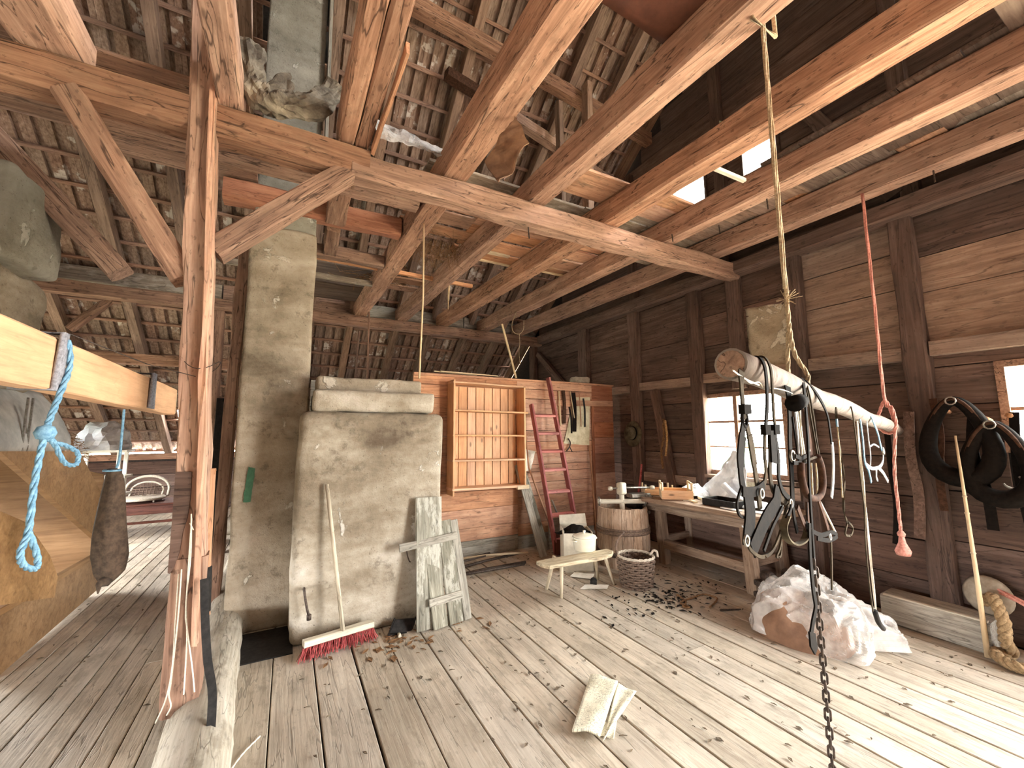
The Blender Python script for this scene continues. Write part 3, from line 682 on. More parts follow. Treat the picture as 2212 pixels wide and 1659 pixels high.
# ================================================================ LEFT PART
t=thing('hanging_rail',(-.78,2.4,1.85),'planed orange wooden rail hanging beside the tall post','rail')
timber('bar',(-.785,.9,1.862),(-.785,3.86,1.838),.085,.19,'orange',t,seg=10,jit=.006,ch=.006)
timber('end_block',(-.775,3.62,1.84),(-.775,3.9,1.83),.06,.15,'lightwood',t,up=(0,0,1),seg=3,jit=.012)
for yy,nm in ((2.06,'rope_wrap'),(3.19,'rope_wrap')):
    mb=MB()
    for k in range(4 if yy<3 else 7):
        o_=(k-2)*.016
        mb.tube([(-.838,yy+o_,1.76),(-.838,yy+o_*.6,1.965),(-.73,yy+o_*.6,1.965),(-.735,yy+o_,1.76)],.009,6,True)
    ob(nm,mb,'greyrope',t,True)
def rope(name,pts,r,mat,label,cat,parent=None,strands=3,n=6,pitch=9):
    """twisted rope along smooth pts"""
    P=cr(pts,n); mb=MB(); rs=r*.56
    for k in range(strands):
        q=[]
        ref=None
        for i,p in enumerate(P):
            tn=(P[min(i+1,len(P)-1)]-P[max(i-1,0)]).normalized()
            u=(ref if ref is not None else tn.orthogonal()); u=(u-tn*u.dot(tn)).normalized(); ref=u; v=tn.cross(u)
            a=2*PI*k/strands+i*2*PI/pitch
            q.append(p+(u*math.cos(a)+v*math.sin(a))*rs)
        mb.tube(q,r*.6,6)
    o=ob(name,mb,mat,parent,True)
    if label: tag(o,label,cat)
    return o
B='x-.725'
rope('blue_rope',[(-0.725,2.067,1.945),(-0.72,2.09,1.854),(-0.72,2.043,1.747),(-0.72,1.994,1.655),(-0.72,1.975,1.608),(-0.72,1.958,1.532),(-0.72,1.945,1.421),(-0.72,1.947,1.296),(-0.72,1.915,1.232),(-0.72,1.947,1.186),(-0.72,2.025,1.156),(-0.72,2.021,1.199),(-0.72,1.949,1.289)],.009,'bluerope','long blue rope with a loop hanging from the orange rail','rope',pitch=7)
rope('blue_rope',[(-0.73,2.007,1.616),(-0.73,2.077,1.567),(-0.73,2.171,1.496),(-0.73,2.27,1.485),(-0.73,2.267,1.53),(-0.73,2.154,1.562),(-0.73,2.055,1.576),(-0.73,2.003,1.608)],.008,'bluerope','short blue rope bight knotted beside the long blue rope','rope',pitch=7)
tag(ob('rope_knot',MB().lathe([(0,-.028),(.022,-.02),(.03,0),(.022,.02),(0,.028)],8,(-0.72,1.975,1.608)),'bluerope',None,True),'grey blue knot tying the two blue ropes together','knot')
t=thing('hanging_sack',(-0.8,2.963,1.21),'dark brown cloth sack hanging on a blue cord from the orange rail','sack')
P=[(-0.8,2.921,1.424),(-0.8,2.966,1.382),(-0.8,2.975,1.304),(-0.8,2.976,1.208),(-0.8,2.985,1.087),(-0.8,3.007,0.964),(-0.8,3.018,0.879),(-0.8,2.996,0.823)]
rs=[.018,.034,.045,.055,.064,.07,.058,.014]
mb=MB(); n=18; vs=[]
Q=cr(P,4); RS=[]
for i in range(len(Q)):
    u=i/4; a=int(min(u,len(rs)-2)); RS.append(rs[a]+(rs[a+1]-rs[a])*(u-a))
for p,r in zip(Q,RS):
    for k in range(n):
        a=2*PI*k/n; f=1+.12*math.sin(a*5+p.z*2)+.1*noise.noise((math.cos(a)*1.5,math.sin(a)*1.5,p.z*5))
        vs.append(p+Vector((math.cos(a)*r*f,math.sin(a)*r*f,0)))
mb.add(vs,[(i*n+k,i*n+(k+1)%n,(i+1)*n+(k+1)%n,(i+1)*n+k) for i in range(len(Q)-1) for k in range(n)]+[tuple(range(n))[::-1],tuple(range((len(Q)-1)*n,len(Q)*n))])
ob('bag',mb,'sack',t,True)
ob('cord',MB().tube(cr([(-0.79,2.964,1.737),(-0.79,2.969,1.622),(-0.79,2.971,1.474),(-0.8,2.97,1.413)],4),.006,6),'bluerope',t,True)
ob('neck_tie',MB().tube([Vector(P[0])+Vector((math.cos(a)*.034,math.sin(a)*.034,-.01)) for a in [2*PI*k/12 for k in range(12)]],.006,5,True),'bluerope',t,True)
ob('corner_tip',MB().tube([(-0.8,2.991,0.841),(-0.8,2.904,0.851),(-0.8,2.899,0.806)],[.03,.014,.003],7),'sack',t,True)
def heap(c,r,h):
    nu,nv=22,9; vs=[]; c=Vector(c)
    for j in range(nv+1):
        for i in range(nu):
            a=2*PI*i/nu; t_=j/nv; q=Vector((math.cos(a)*r*math.cos(t_*PI/2)**.6,math.sin(a)*r*math.cos(t_*PI/2)**.6,h*math.sin(t_*PI/2)))
            d=noise.noise_vector(q*9+c)*.07; d.z*=min(1,t_*3); vs.append(c+q+d*(1 if t_<1 else 0))
    return vs,[(j*nu+i,j*nu+(i+1)%nu,(j+1)*nu+(i+1)%nu,(j+1)*nu+i) for j in range(nv) for i in range(nu)]+[tuple(range(nu))[::-1]]
# far left furniture
t=thing('white_shelf_stand',(-2.35,8.35,0),'narrow white shelf stand with crumpled white things on top','shelf')
A=lambda px,py:None
for xx,yy in ((-2.62,8.15),(-2.17,8.15),(-2.62,8.45),(-2.17,8.45)): timber('leg',(xx,yy,0),(xx,yy,1.36),.05,.03,'white',t,up=(0,1,0))
for z in (1.36,.98,.72): timber('shelf_board',(-2.70,8.3,z),(-2.08,8.3,z),.38,.035,'white',t)
tag(ob('white_bundle',MB().add(*heap((-2.40,8.3,1.38),.30,.40)),'cloth',None,False),'heap of crumpled white cloth on top of the narrow white stand','cloth')
tag(ob('basket_lump',MB().lathe([(0,0),(.09,.0),(.12,.08),(.1,.2),(.05,.24),(0,.25)],12,(-2.28,8.27,.74)),'paleSack',None,True),'pale lumpy bundle on the middle board of the white stand','bundle')
mb=MB(); random.seed(3)
for k in range(240):
    c=Vector((-2.75+R_(-.36,.22),8.0+R_(-.3,.3),1.42+R_(-.14,.14))); d=Vector((R_(-1,1),R_(-1,1),R_(-.35,.35))).normalized()*R_(.08,.24)
    mb.tube([c-d,c+d+Vector((0,0,-.02))],.004,3)
tag(ob('hay_heap',mb,'straw2'),'loose hay spilling beside the narrow white stand','hay',kind='stuff')
t=thing('wicker_chair',(-2.2,9.45,.46),'pale wicker chair standing on the red brown table','chair')
cx_,cy_=-2.13,9.35
def arc(w_,h_,z0,y,n=14): return [(cx_+w_*math.cos(PI*k/n),y,z0+h_*math.sin(PI*k/n)) for k in range(n+1)]
ob('back_frame',MB().tube([(cx_+.3,9.5,.52)]+arc(.3,.23,.64,9.58)+[(cx_-.3,9.5,.52)],.022,7),'wickerpale',t,True)
ob('inner_frame',MB().tube([(cx_+.22,9.5,.54)]+arc(.22,.15,.62,9.58)+[(cx_-.22,9.5,.54)],.015,6),'wickerpale',t,True)
mb=MB()
for k in range(9): mb.tube([(cx_-.2+k*.05,9.52,.54),(cx_-.2+k*.05,9.58,.62+.13*math.sin(PI*(k+.5)/9))],.006,4)
for k in range(4): mb.tube([(cx_-.21,9.545,.57+k*.04),(cx_+.21,9.545,.57+k*.04)],.006,4)
ob('back_weave',mb,'wicker',t,True)
ob('seat',MB().lathe([(0,.50),(.3,.50),(.33,.522),(.3,.545),(0,.545)],20,(cx_,9.3,0)),'wickerpale',t,True)
for dx,dy in ((-.2,-.18),(.2,-.18),(-.2,.2),(.2,.2)): pole('leg',[(cx_+dx,9.3+dy,.465),(cx_+dx*.95,9.3+dy*.95,.52)],.018,.018,'wickerpale',t,6)
t=thing('brown_table',(-2.15,9.3,0),'red brown wooden table under the wicker chair','table')
timber('table_top',(-2.75,9.3,.45),(-1.45,9.3,.45),.75,.03,'furn',t,ch=.008)
for xx in (-2.65,-1.55):
    for yy in (9.02,9.58): timber('leg',(xx,yy,.0),(xx,yy,.435),.07,.07,'furn',t,up=(0,1,0),taper=1.15)
timber('apron',(-2.65,9.0,.36),(-1.55,9.0,.36),.03,.14,'furn',t)
timber('stretcher',(-2.65,9.02,.16),(-1.55,9.02,.16),.03,.04,'furn',t)
t=thing('dark_stool',(-2.75,8.6,0),'dark low stool in front of the red brown table','stool')
timber('seat',(-2.78,8.62,.36),(-2.35,8.62,.36),.3,.05,'furn',t,ch=.01)
for xx in (-2.73,-2.4):
    for yy in (8.5,8.74): timber('leg',(xx,yy,0),(xx*.995,yy,.34),.04,.04,'furn',t,up=(0,1,0))
t=thing('stone_heap',(-1.05,8.2,0),'','')
bpy.data.objects.remove(t)
for k,(xx,yy,s_) in enumerate(((-.95,7.6,.2),(-.8,7.0,.16),(-.7,8.2,.24))):
    tag(roughbox('field_stone',(xx,yy,s_*.45),(s_*1.5,s_*1.2,s_*.9),'stone',None,s_*.3,3,.02,6),('grey field stone on the floor behind the post, middle one','small grey field stone on the floor behind the post','largest grey field stone on the floor behind the post')[k],'stone','field stones behind the post')
t=tag(ob('wire_coil',MB().tube([(-.80+.10*math.cos(a)*(1+.04*math.sin(a*3)),7.32+.02*math.sin(a*5),1.12+.3*math.sin(a)) for a in [2*PI*k/28 for k in range(28)]],.012,5,True),'black',None,True),'dark wire loop hanging behind the tall post','wire')
# dark post left of the chimney
t=tag(timber('side_post',(-.505,4.6,0),(-.46,4.6,3.6),.09,.12,'beam',None,up=(0,1,0),seg=10,jit=.02,ch=.01),'slim timber post between the tall post and the chimney','post')
tag(timber('dark_plank',(-.60,4.9,.3),(-.585,4.9,1.95),.09,.03,'black',None,up=(0,1,0),seg=5,jit=.01),'black plank standing upright left of the chimney','plank')
# staff, strip, cords at the post
t=thing('forked_staff',(-.33,3.0,.2),'forked brown wooden staff leaning beside the tall post','staff')
sh=pole('shaft',[(-0.366,2.98,0.583),(-0.381,2.98,0.911),(-0.385,2.98,1.169),(-0.387,2.98,1.326),(-0.387,2.98,1.4)],.030,.026,'handle',t,10,.06)
under(pole('fork',[(-0.388,2.98,1.339),(-0.368,2.97,1.368),(-0.361,2.97,1.394)],.009,.005,'handle',t,6),sh)
under(pole('fork',[(-0.391,2.98,1.353),(-0.4,2.99,1.405),(-0.395,2.99,1.432)],.009,.005,'handle',t,6),sh)
ob('dark_grip',MB().tube([(-0.369,2.975,0.606),(-0.373,2.975,0.735),(-0.377,2.975,0.849)],.034,10),'black',t,True)
tag(ob('iron_strip',MB().strap(cr([(-0.348,2.75,0.847),(-0.327,2.72,0.648),(-0.298,2.68,0.459),(-0.259,2.6,0.317),(-.245,2.46,.03)],4),.036,.007,(1,.3,0)),'black',None),'flat dark iron strip leaning on the rough log beside the post','strip')
t=thing('post_twine',(-.44,2.8,.9),'thin pale cords hanging loose down the front of the tall post','cord')
for pts in ([(-0.433,2.8,1.177),(-0.421,2.8,0.962),(-0.424,2.8,0.73),(-0.408,2.8,0.544),(-0.403,2.8,0.276)],[(-0.467,2.81,0.873),(-0.464,2.81,0.666),(-0.461,2.81,0.419),(-0.476,2.81,0.271),(-0.505,2.78,0.183)],[(-0.455,2.8,0.897),(-0.452,2.8,0.667),(-0.459,2.8,0.358),(-0.462,2.79,0.298),(-0.45,2.79,0.241),(-0.464,2.79,0.202)],[(-0.43,2.8,1.153),(-0.423,2.8,0.707),(-0.414,2.8,0.614),(-0.377,2.8,0.402),(-0.356,2.78,0.284)],[(-0.436,2.8,1.13),(-0.418,2.8,1.092)]):
    ob('strand',MB().tube(cr(pts,5),.0035,5),'cord',t,True)
rope('floor_string',[(-.33,2.55,.19),(-.25,2.52,.12),(-.22,2.45,.012),(-.19,2.42,.012),(-.17,2.5,.012),(-.12,2.62,.012),(-.05,2.72,.012)],.004,'cord','short white cord lying on the boards beside the rough log','cord',pitch=5)
tag(ob('thin_wire',MB().tube([(-.735,2.1,1.975),(-.6,2.5,1.93),(-.47,2.83,1.92)],.0025,5),'iron',None,True),'thin wire stretched from the orange rail to the tall post','wire')
tag(ob('wire_loop',MB().tube([(-.455+.085*math.cos(a),2.9+.1*math.sin(a),1.99+.03*math.cos(a*2)) for a in [2*PI*k/20 for k in range(20)]],.0025,4,True),'iron',None,True),'thin wire loop around the tall post','wire')

# ================================================================ STOVE FRONT
t=thing('push_broom',(.43,3.45,0),'push broom with worn red bristles leaning on the stove','broom')
hd0=Vector((.17,3.44,.115)); hd1=Vector((.66,3.53,.115))
bh=timber('head',hd0,hd1,.07,.045,'whitewood',t,seg=4,jit=.006,ch=.008)
pole('handle',[(.435,3.47,.13),(0.29,3.605,1.2)],.0155,.0145,'bench',t,10)
mb=MB(); random.seed(5)
for k in range(420):
    u=R_(.01,.99); p=hd0.lerp(hd1,u)+Vector((R_(-.01,.01),R_(-.03,.03),-.02)); e=p+Vector((R_(-.03,.03)+(u-.5)*.06,R_(-.045,.02),-p.z+.004+R_(0,.02)))
    mb.tube([p,p.lerp(e,.6)+Vector((R_(-.006,.006),0,0)),e],.0022,3)
o=under(ob('bristles',mb,'bristle',t),bh); o['kind']='stuff'
t=thing('dustpan',(.89,3.53,0),'black metal dustpan tilted against the foot of the stove','dustpan')
ob('pan',MB().prism([(0.781,3.5,0.017),(0.95,3.5,-0.007),(1.009,3.57,0.068),(0.841,3.57,0.089)],(0,-.01,-.004)),'black',t)
ob('rim',MB().strap([(0.771,3.49,0.02),(0.955,3.49,-0.008)],.02,.012,(0,1,0)).strap([(0.781,3.5,0.017),(0.842,3.575,0.094)],.02,.008,(0,0,1)).strap([(0.954,3.5,-0.011),(1.015,3.575,0.069)],.02,.008,(0,0,1)),'black',t)
pole('grip',[(0.853,3.47,0.016),(0.849,3.42,0.017)],.013,.013,'whitewood',t,8)
t=thing('ledged_shutter',(1.2,3.53,0),'weathered grey board shutter with two battens leaning on the stove','shutter')
def Q(u,v):
    a,b,c,d=(Vector(p) for p in ((1.114,3.409,0.01),(1.389,3.443,0.01),(1.321,3.6,0.824),(1.055,3.6,0.813)))
    return (a*(1-u)+b*u)*(1-v)+(d*(1-u)+c*u)*v
nrm=((Q(1,0)-Q(0,0)).cross(Q(0,1)-Q(0,0))).normalized(); nrm=-nrm if nrm.y>0 else nrm
for a,b,lo in ((0,.47,0),(.53,1,.0)):
    timber('board',Q((a+b)/2,lo),Q((a+b)/2,1.0),(b-a)*.27,.024,'grey',t,up=nrm,seg=5,jit=.006)
timber('batten',Q(-.06,.245)+nrm*.024,Q(1.02,.255)+nrm*.024,.062,.022,'greyboard',t,up=nrm,seg=3,jit=.003)
timber('batten',Q(-.8,.80)+nrm*.024,Q(1.1,.83)+nrm*.024,.062,.022,'greyboard',t,up=nrm,seg=4,jit=.004)
tag(timber('wide_plank',(1.099,3.445,0.01),(1.12,3.61,1.033),.235,.026,'grey',None,up=nrm,seg=6,jit=.008),'tall wide grey plank leaning on the stove behind the shutter','plank')
tag(timber('narrow_plank',(1.433,3.458,0.01),(1.358,3.63,0.811),.075,.03,'greyboard',None,up=nrm,seg=5,jit=.006),'narrow grey plank leaning at the right edge of the shutter','plank')
t=tag(ob('wire_hook',MB().tube(cr([(0.931,3.6,0.621),(0.94,3.6,0.567),(0.957,3.6,0.52),(0.969,3.6,0.51)],4),.005,6),'iron',None,True),'small wire hook hanging from the long upper batten of the shutter','hook')
# rods on the floor before the partition
random.seed(11)
for k,(a,b,r) in enumerate(((( 1.5,4.45),(2.62,4.5),.02),((1.62,4.6),(2.7,4.82),.018),((1.45,4.72),(2.35,4.95),.022),((1.5,4.35),(2.5,4.32),.016),((1.7,4.85),(2.75,4.66),.014),((1.4,4.56),(2.2,4.75),.012))):
    z=.025+.014*k
    tag(pole('iron_rod',[(a[0],a[1],z),((a[0]+b[0])/2,(a[1]+b[1])/2+R_(-.03,.03),z+.01),(b[0],b[1],z)],r,r*.9,'iron' if k!=4 else 'lightwood',None,8,.05),('dark rod on the floor nearest the shutter','dark bent rod on the floor pointing at the ladder','thick dark rod on the floor close to the partition','dark rod on the floor in front of the rest of its heap','pale thin stick lying across the dark rods','thin dark rod under the pale stick on the floor')[k],'rod','rods on the floor below the shelf')

# ================================================================ SHELF AND PARTITION THINGS
t=thing('wall_bookshelf',(2.33,4.97,1.57),'open pine wall shelf with four boards hung on the partition','shelf')
X0,X1,YF,YB=1.82,2.845,4.86,5.09
for i in range(8):
    a=X0+.02+(X1-X0-.04)*i/8; b=a+(X1-X0-.04)/8-.008
    timber('back_board',((a+b)/2,YB-.01,.9),((a+b)/2,YB-.01,2.2),b-a,.014,'shelf',t,up=(0,1,0))
timber('side_board',(X0,(YF+YB)/2,.82),(X0,(YF+YB)/2,2.265),.024,YB-YF,'shelf',t,up=(0,1,0))
timber('side_board',(X1,(YF+YB)/2,.86),(X1,(YF+YB)/2,2.22),.024,YB-YF,'shelf',t,up=(0,1,0))
for z,e in ((2.225,0),(1.868,.04),(1.553,0),(1.237,0),(.885,0)):
    timber('shelf_board',(X0-.015+e*.3,(YF+YB)/2,z+.012),(X1+.012+e,(YF+YB)/2,z-.008),YB-YF,.022 if z>.9 else .03,'shelf',t,seg=5,jit=.004)
timber('foot_block',(2.72,4.88,.862),(2.90,4.88,.866),.05,.05,'lightwood',t)
t=thing('red_ladder',(3.35,4.7,0),'red painted wooden ladder leaning on the orange partition','ladder')
la=Vector((3.16,4.62,.0)); lb=Vector((3.02,4.98,1.99)); ra=Vector((3.56,4.62,.0)); rb=Vector((3.33,5.0,2.39))
timber('rail',la,lb,.03,.085,'redpaint',t,up=(0,-1,.2),seg=6,jit=.004)
timber('rail',ra,rb,.03,.085,'redpaint',t,up=(0,-1,.2),seg=6,jit=.004)
for z in (.20,.49,.79,1.08,1.33,1.58,1.83):
    p=la.lerp(lb,z/1.99); q=ra.lerp(rb,z/2.39); timber('rung',p,q,.07,.032,'redpale',t,up=(0,-.2,1),seg=2,jit=.003)
timber('step_board',(3.14,4.56,.02),(3.2,4.66,.26),.1,.02,'furn',t,up=(0,-1,0))
tag(pole('wooden_pole',[(3.28,4.9,.25),(3.0,5.03,1.1),(2.93,5.06,1.95)],.014,.012,'handle',None,8),'thin wooden pole leaning behind the left rail of the ladder','pole')
tag(timber('grey_plank',(2.952,4.611,0.01),(2.86,5.06,1.06),.1,.025,'greyboard',None,up=(0,-1,0),seg=4,jit=.005),'pale grey plank leaning left of the ladder, front one','plank')
tag(timber('grey_plank',(3.1,4.82,.01),(2.87,5.085,1.15),.16,.025,'grey',None,up=(0,-1,0),seg=4,jit=.006),'wide grey plank leaning left of the ladder, behind the other one','plank')
tag(crumple('folded_paper_bag',bil((2.947,5.05,1.052),(3.038,5.05,1.067),(3.111,5.05,1.324),(2.951,5.05,1.36)),4,6,.008,'paper2',None,20,.03),'white folded sheet stuck between the shelf and the ladder','paper')
tag(pole('short_stick',[(3.343,4.98,0.637),(3.413,4.96,0.455)],.014,.014,'greyboard',None,8),'short grey stick hanging behind the lower ladder rungs','stick')
tag(ob('dark_board',MB().box((3.4,4.9,.2),(.34,.03,.4)),'greyboard'),'grey board standing behind the foot of the ladder','board')
tag(pole('shovel_handle',[(4.081,4.9,-0.142),(4.122,5,0.57),(4.12,5.07,1.387)],.016,.013,'handle',None,8),'long wooden tool handle leaning at the right of the partition','handle')
random.seed(9)
lab=('pale wooden stick hanging first beside the ladder top','dark leather strap hanging beside the pale stick','wide dark leather flap hanging below the partition rail','thin pale stick hanging slanted among dark straps','black leather strap with frayed end among hanging sticks','thin brown stick hanging in front of the yellowed paper','short black strap hanging before the yellowed paper')
for k,(x0,y0,x1,y1,wd,m) in enumerate(((1208,845,1212,920,.035,'lightwood'),(1217,843,1219,916,.05,'leatherbrown'),(1237,848,1239,935,.07,'leather'),(1229,845,1238,905,.018,'lightwood'),(1226,880,1231,938,.025,'leather'),(1247,850,1250,925,.018,'handle'),(1254,862,1257,926,.03,'black'))):
    yy=5.085-.012*k
    a=None
    p=[(3.498,5.06,2.205),(4.397,5.06,2.243),(3.482,5.06,1.516)]
    f=lambda px,py: Vector(p[0])+(Vector(p[1])-Vector(p[0]))*((px-1200)/100)+(Vector(p[2])-Vector(p[0]))*((py-845)/100)+Vector((0,yy-5.06,0))
    a,b=f(x0,y0),f(x1,y1)
    if m in('lightwood','handle'): o=pole('hanging_stick',[a,a.lerp(b,.5),b],wd/2,wd/2.4,m,None,7)
    else: o=ob('leather_strap',MB().strap(cr([a,a.lerp(b,.4)+Vector((.008,-.01,0)),b],5),wd,.008,(1,0,0)),m)
    tag(o,lab[k],'stick' if m in('lightwood','handle') else 'strap','tools hanging on the partition')
tag(crumple('wall_paper_sheet',bil((3.652,5.09,1.424),(4.136,5.09,1.386),(4.173,5.09,2.14),(3.863,5.09,2.13)),7,8,.004,'paper',None,10,.002),'yellowed paper sheet pinned to the partition behind hanging straps','paper')
tag(ob('iron_gadget',MB().tube(cr([(3.717,5.07,1.499),(3.75,5.06,1.437),(3.731,5.06,1.368),(3.678,5.06,1.314)],4),.01,6).tube([(3.732,5.06,1.382),(3.773,5.05,1.298)],.008,6),'iron',None,True),'small bent iron fitting hanging under the pinned paper','fitting')
tag(roughbox('top_stone',(4.1,5.25,2.41),(.3,.2,.12),'stone',None,.04,3,.02,6),'grey stone block lying on top of the partition','stone')
for k,(a,b) in enumerate((((1.723,5.12,2.375),(2.558,5.12,2.309)),((1.648,5.16,2.345),(2.256,5.16,2.323)))):
    a=Vector(a);b=Vector(b); a.z=max(a.z,2.4); b.z=2.385
    tag(timber('loose_lath',a,b,.035,.014,'lightwood',None),('pale lath lying on the partition top, upper end raised','pale lath lying flat on the partition top')[k],'lath','laths on the partition')
tag(timber('leaning_stick',(2.845,5.1,2.37),(2.62,5.1,3.14),.03,.02,'lightwood',None,up=(0,1,0)),'pale stick standing on the partition above the shelf','stick')
tag(pole('hanging_rod',[(1.06,3.72,3.62),(1.07,3.73,2.9),(1.045,3.72,2.1)],.009,.009,'lightwood',None,7),'thin pale rod hanging from a joist in front of the stove','rod')
tag(pole('thin_batten_rod',[(1.03,6.6,3.5),(1.04,6.6,2.4)],.014,.014,'batten',None,6),'thin brown rod behind the chimney under the far plate','rod')
tag(ob('lit_straw_stick',MB().tube([(2,5.6,3.877),(1.989,5.6,3.604),(1.984,5.6,3.406)],[.016,.014,.006],6),'lightwood',None),'short pale stick hanging between the far joists','stick')

# hat on the stud
t=thing('old_hat',(4.64,4.68,1.57),'round dusty felt hat hanging on the wall post by the partition','hat')
AX=(-1,.05,.06)
ob('brim',MB().lathe([(.09,.0),(.14,.012),(.18,.006),(.196,.0),(.18,-.006),(.14,.002),(.09,-.01)],28,(4.655,4.68,1.56),AX),'hat',t,True)
cw=ob('crown',MB().lathe([(.105,0),(.1,.05),(.085,.095),(.05,.115),(0,.12)],24,(4.655,4.68,1.57),AX),'hat',t,True)
under(ob('band',MB().lathe([(.104,.008),(.108,.01),(.106,.03),(.102,.032)],24,(4.655,4.68,1.57),AX),'leather',t,True),cw)
t=tag(ob('tool_handle',MB().tube([(4.5,4.375,1.126),(4.5,4.403,0.946),(4.4,4.362,0.737)],.015,8),'redpaint',None,True),'slim reddish tool handle standing at the far end of the workbench','handle')
rope('withered_bunch',[(4.72,4.144,1.772),(4.7,4.116,1.542),(4.7,4.172,1.312),(4.7,4.162,1.073)],.022,'straw2','dark bundle of dry twine hanging beside the window','twine',pitch=6)
rope('withered_bunch',[(4.7,4.087,1.751),(4.68,4.052,1.51),(4.68,4.093,1.251)],.014,'straw','lighter bundle of dry twine hanging beside the window','twine',pitch=6)
# ================================================================ MIDDLE FLOOR
t=thing('low_bench',(2.75,3.58,0),'low wooden bench with four splayed legs carrying a pot','bench')
top=[(2.168,3.52,0.36),(2.169,3.406,0.36),(2.207,3.338,0.36),(2.348,3.336,0.36),(2.805,3.307,0.36),(2.967,3.34,0.36),(3.059,3.42,0.36),(3.043,3.509,0.36),(2.623,3.52,0.36),(2.265,3.531,0.36)]
ob('bench_top',MB().prism([tuple(p) for p in top],(0,0,-.035)),'bench',t,bevel=.006)
for a,b in (((2.40,3.70),(2.45,3.62)),((2.40,3.44),(2.44,3.48)),((3.06,3.68),(2.96,3.62)),((3.09,3.46),(2.99,3.50))): pole('leg',[(a[0],a[1],.0),(b[0],b[1],.34)],.015,.02,'bench',t,8)
t=thing('enamel_pot',(2.80,3.57,.36),'cream enamel pot with a lid standing on the low bench','pot')
ob('body',MB().lathe([(0,.362),(.098,.364),(.112,.375),(.122,.49),(.127,.495),(.127,.502),(.118,.50),(.106,.385),(0,.38)],28,(2.80,3.57,0)),'enamel',t,True)
ld=ob('lid',MB().lathe([(.120,.503),(.122,.510),(.08,.525),(.02,.532),(0,.533)],28,(2.80,3.57,0)),'enamel',t,True)
under(ob('lid_knob',MB().lathe([(0,.532),(.010,.534),(.009,.545),(.017,.552),(.015,.562),(0,.565)],14,(2.80,3.57,0)),'enamel',t,True),ld)
for s in (-1,1): ob('handle',MB().tube(cr([(2.80+s*.12,3.54,.47),(2.80+s*.145,3.545,.475),(2.80+s*.15,3.57,.476),(2.80+s*.145,3.595,.475),(2.80+s*.12,3.6,.47)],3),.006,6),'enamel',t,True)
t=thing('carton',(3.0,4.1,0),'pale open cardboard carton with dark rags behind the low bench','box')
A,B_,h=2.80,3.17,.47
def wallp(nm,p,q,z0,z1,th=.008,m='card'):
    p=Vector(p);q=Vector(q); n_=(q-p).cross(Vector((0,0,1))).normalized()*th
    return ob(nm,MB().prism([(p.x,p.y,z0),(q.x,q.y,z0),(q.x,q.y,z1),(p.x,p.y,z1)],n_),m,t)
ca,cb,cc,cd2=(2.86,4.03,0),(3.15,3.87,0),(3.31,4.17,0),(3.02,4.33,0)
wallp('side',ca,cb,0,.24); wallp('side',ca,cb,.24,.43); wallp('side',cb,cc,0,.44); wallp('side',cd2,cc,0,.47); wallp('side',ca,cd2,0,.46)
ob('flap',MB().prism([(3.02,4.33,.47),(3.31,4.17,.47),(3.33,4.22,.58),(3.05,4.38,.56)],(0,.008,0)),'card',t)
tag(crumple('dark_rag',lambda u,v:(2.9+u*.33,3.99+v*.25-u*.1,.40+.1*math.sin(PI*u)*math.sin(PI*v)),10,8,.03,'leather',None,9,.004),'dark rags stuffed in the pale cardboard carton','rag')
tag(crumple('floor_paper',bil((2.811,3.85,0.012),(2.977,3.689,0.012),(3.063,3.745,0.03),(2.904,3.905,0.03)),6,4,.006,'paper2',None,14,.002),'white paper on the floor in front of the carton','paper')
tag(crumple('floor_paper',bil((2.684,3.521,0.012),(2.928,3.383,0.012),(3.011,3.454,0.016),(2.791,3.566,0.02)),6,4,.005,'paper2',None,14,.002),'white paper on the floor between bench and basket','paper')
tag(ob('small_reel',MB().lathe([(0,0),(.035,0),(.035,.01),(.018,.012),(.018,.04),(.035,.042),(.035,.052),(0,.052)],16,(2.864,3.52,0.035),(.6,.7,.2)),'black',None,True),'small black reel lying under the low bench','reel')
# wicker basket
t=thing('wicker_basket',(3.27,3.32,0),'small brown wicker basket with a pale rim on the floor','basket')
bc=(3.27,3.32); bz=.30
def br(z): return .145+.035*(z/bz)
ob('bottom',MB().lathe([(0,.0),(.15,.0),(.15,.02),(0,.02)],24,(bc[0],bc[1],0)),'wicker',t)
mb=MB(); nst=20
for k in range(nst):
    a=2*PI*k/nst; mb.tube([(bc[0]+math.cos(a)*br(z),bc[1]+math.sin(a)*br(z),z) for z in (.0,.1,.2,bz)],.010,5)
ob('stakes',mb,'wicker',t,True)['kind']='stuff'
mb=MB()
for j in range(12):
    z=.014+j*.0245; m=nst*2
    mb.tube([(bc[0]+math.cos(2*PI*i/m)*(br(z)+(.014 if (i//2+j)%2 else -.004)),bc[1]+math.sin(2*PI*i/m)*(br(z)+(.014 if (i//2+j)%2 else -.004)),z) for i in range(m)],.0115,6,True)
ob('weave',mb,'wicker',t,True)['kind']='stuff'
mb=MB()
for q in range(3): mb.tube([(bc[0]+math.cos(2*PI*i/48)*(br(bz)+.008*math.cos(i*.9+q*2.1)),bc[1]+math.sin(2*PI*i/48)*(br(bz)+.008*math.cos(i*.9+q*2.1)),bz+.004+.008*math.sin(i*.9+q*2.1)) for i in range(48)],.008,5,True)
ob('rim',mb,'wickerpale',t,True)
ob('handle',MB().tube(cr([(3.12,3.43,.28),(3.105,3.43,.38),(3.13,3.42,.47),(3.2,3.4,.53)],5),.011,7),'wicker',t,True)
ob('ear_handle',MB().tube(cr([(3.41,3.25,.30),(3.44,3.235,.35),(3.455,3.2,.345),(3.44,3.18,.30)],5),.012,7),'wickerpale',t,True)
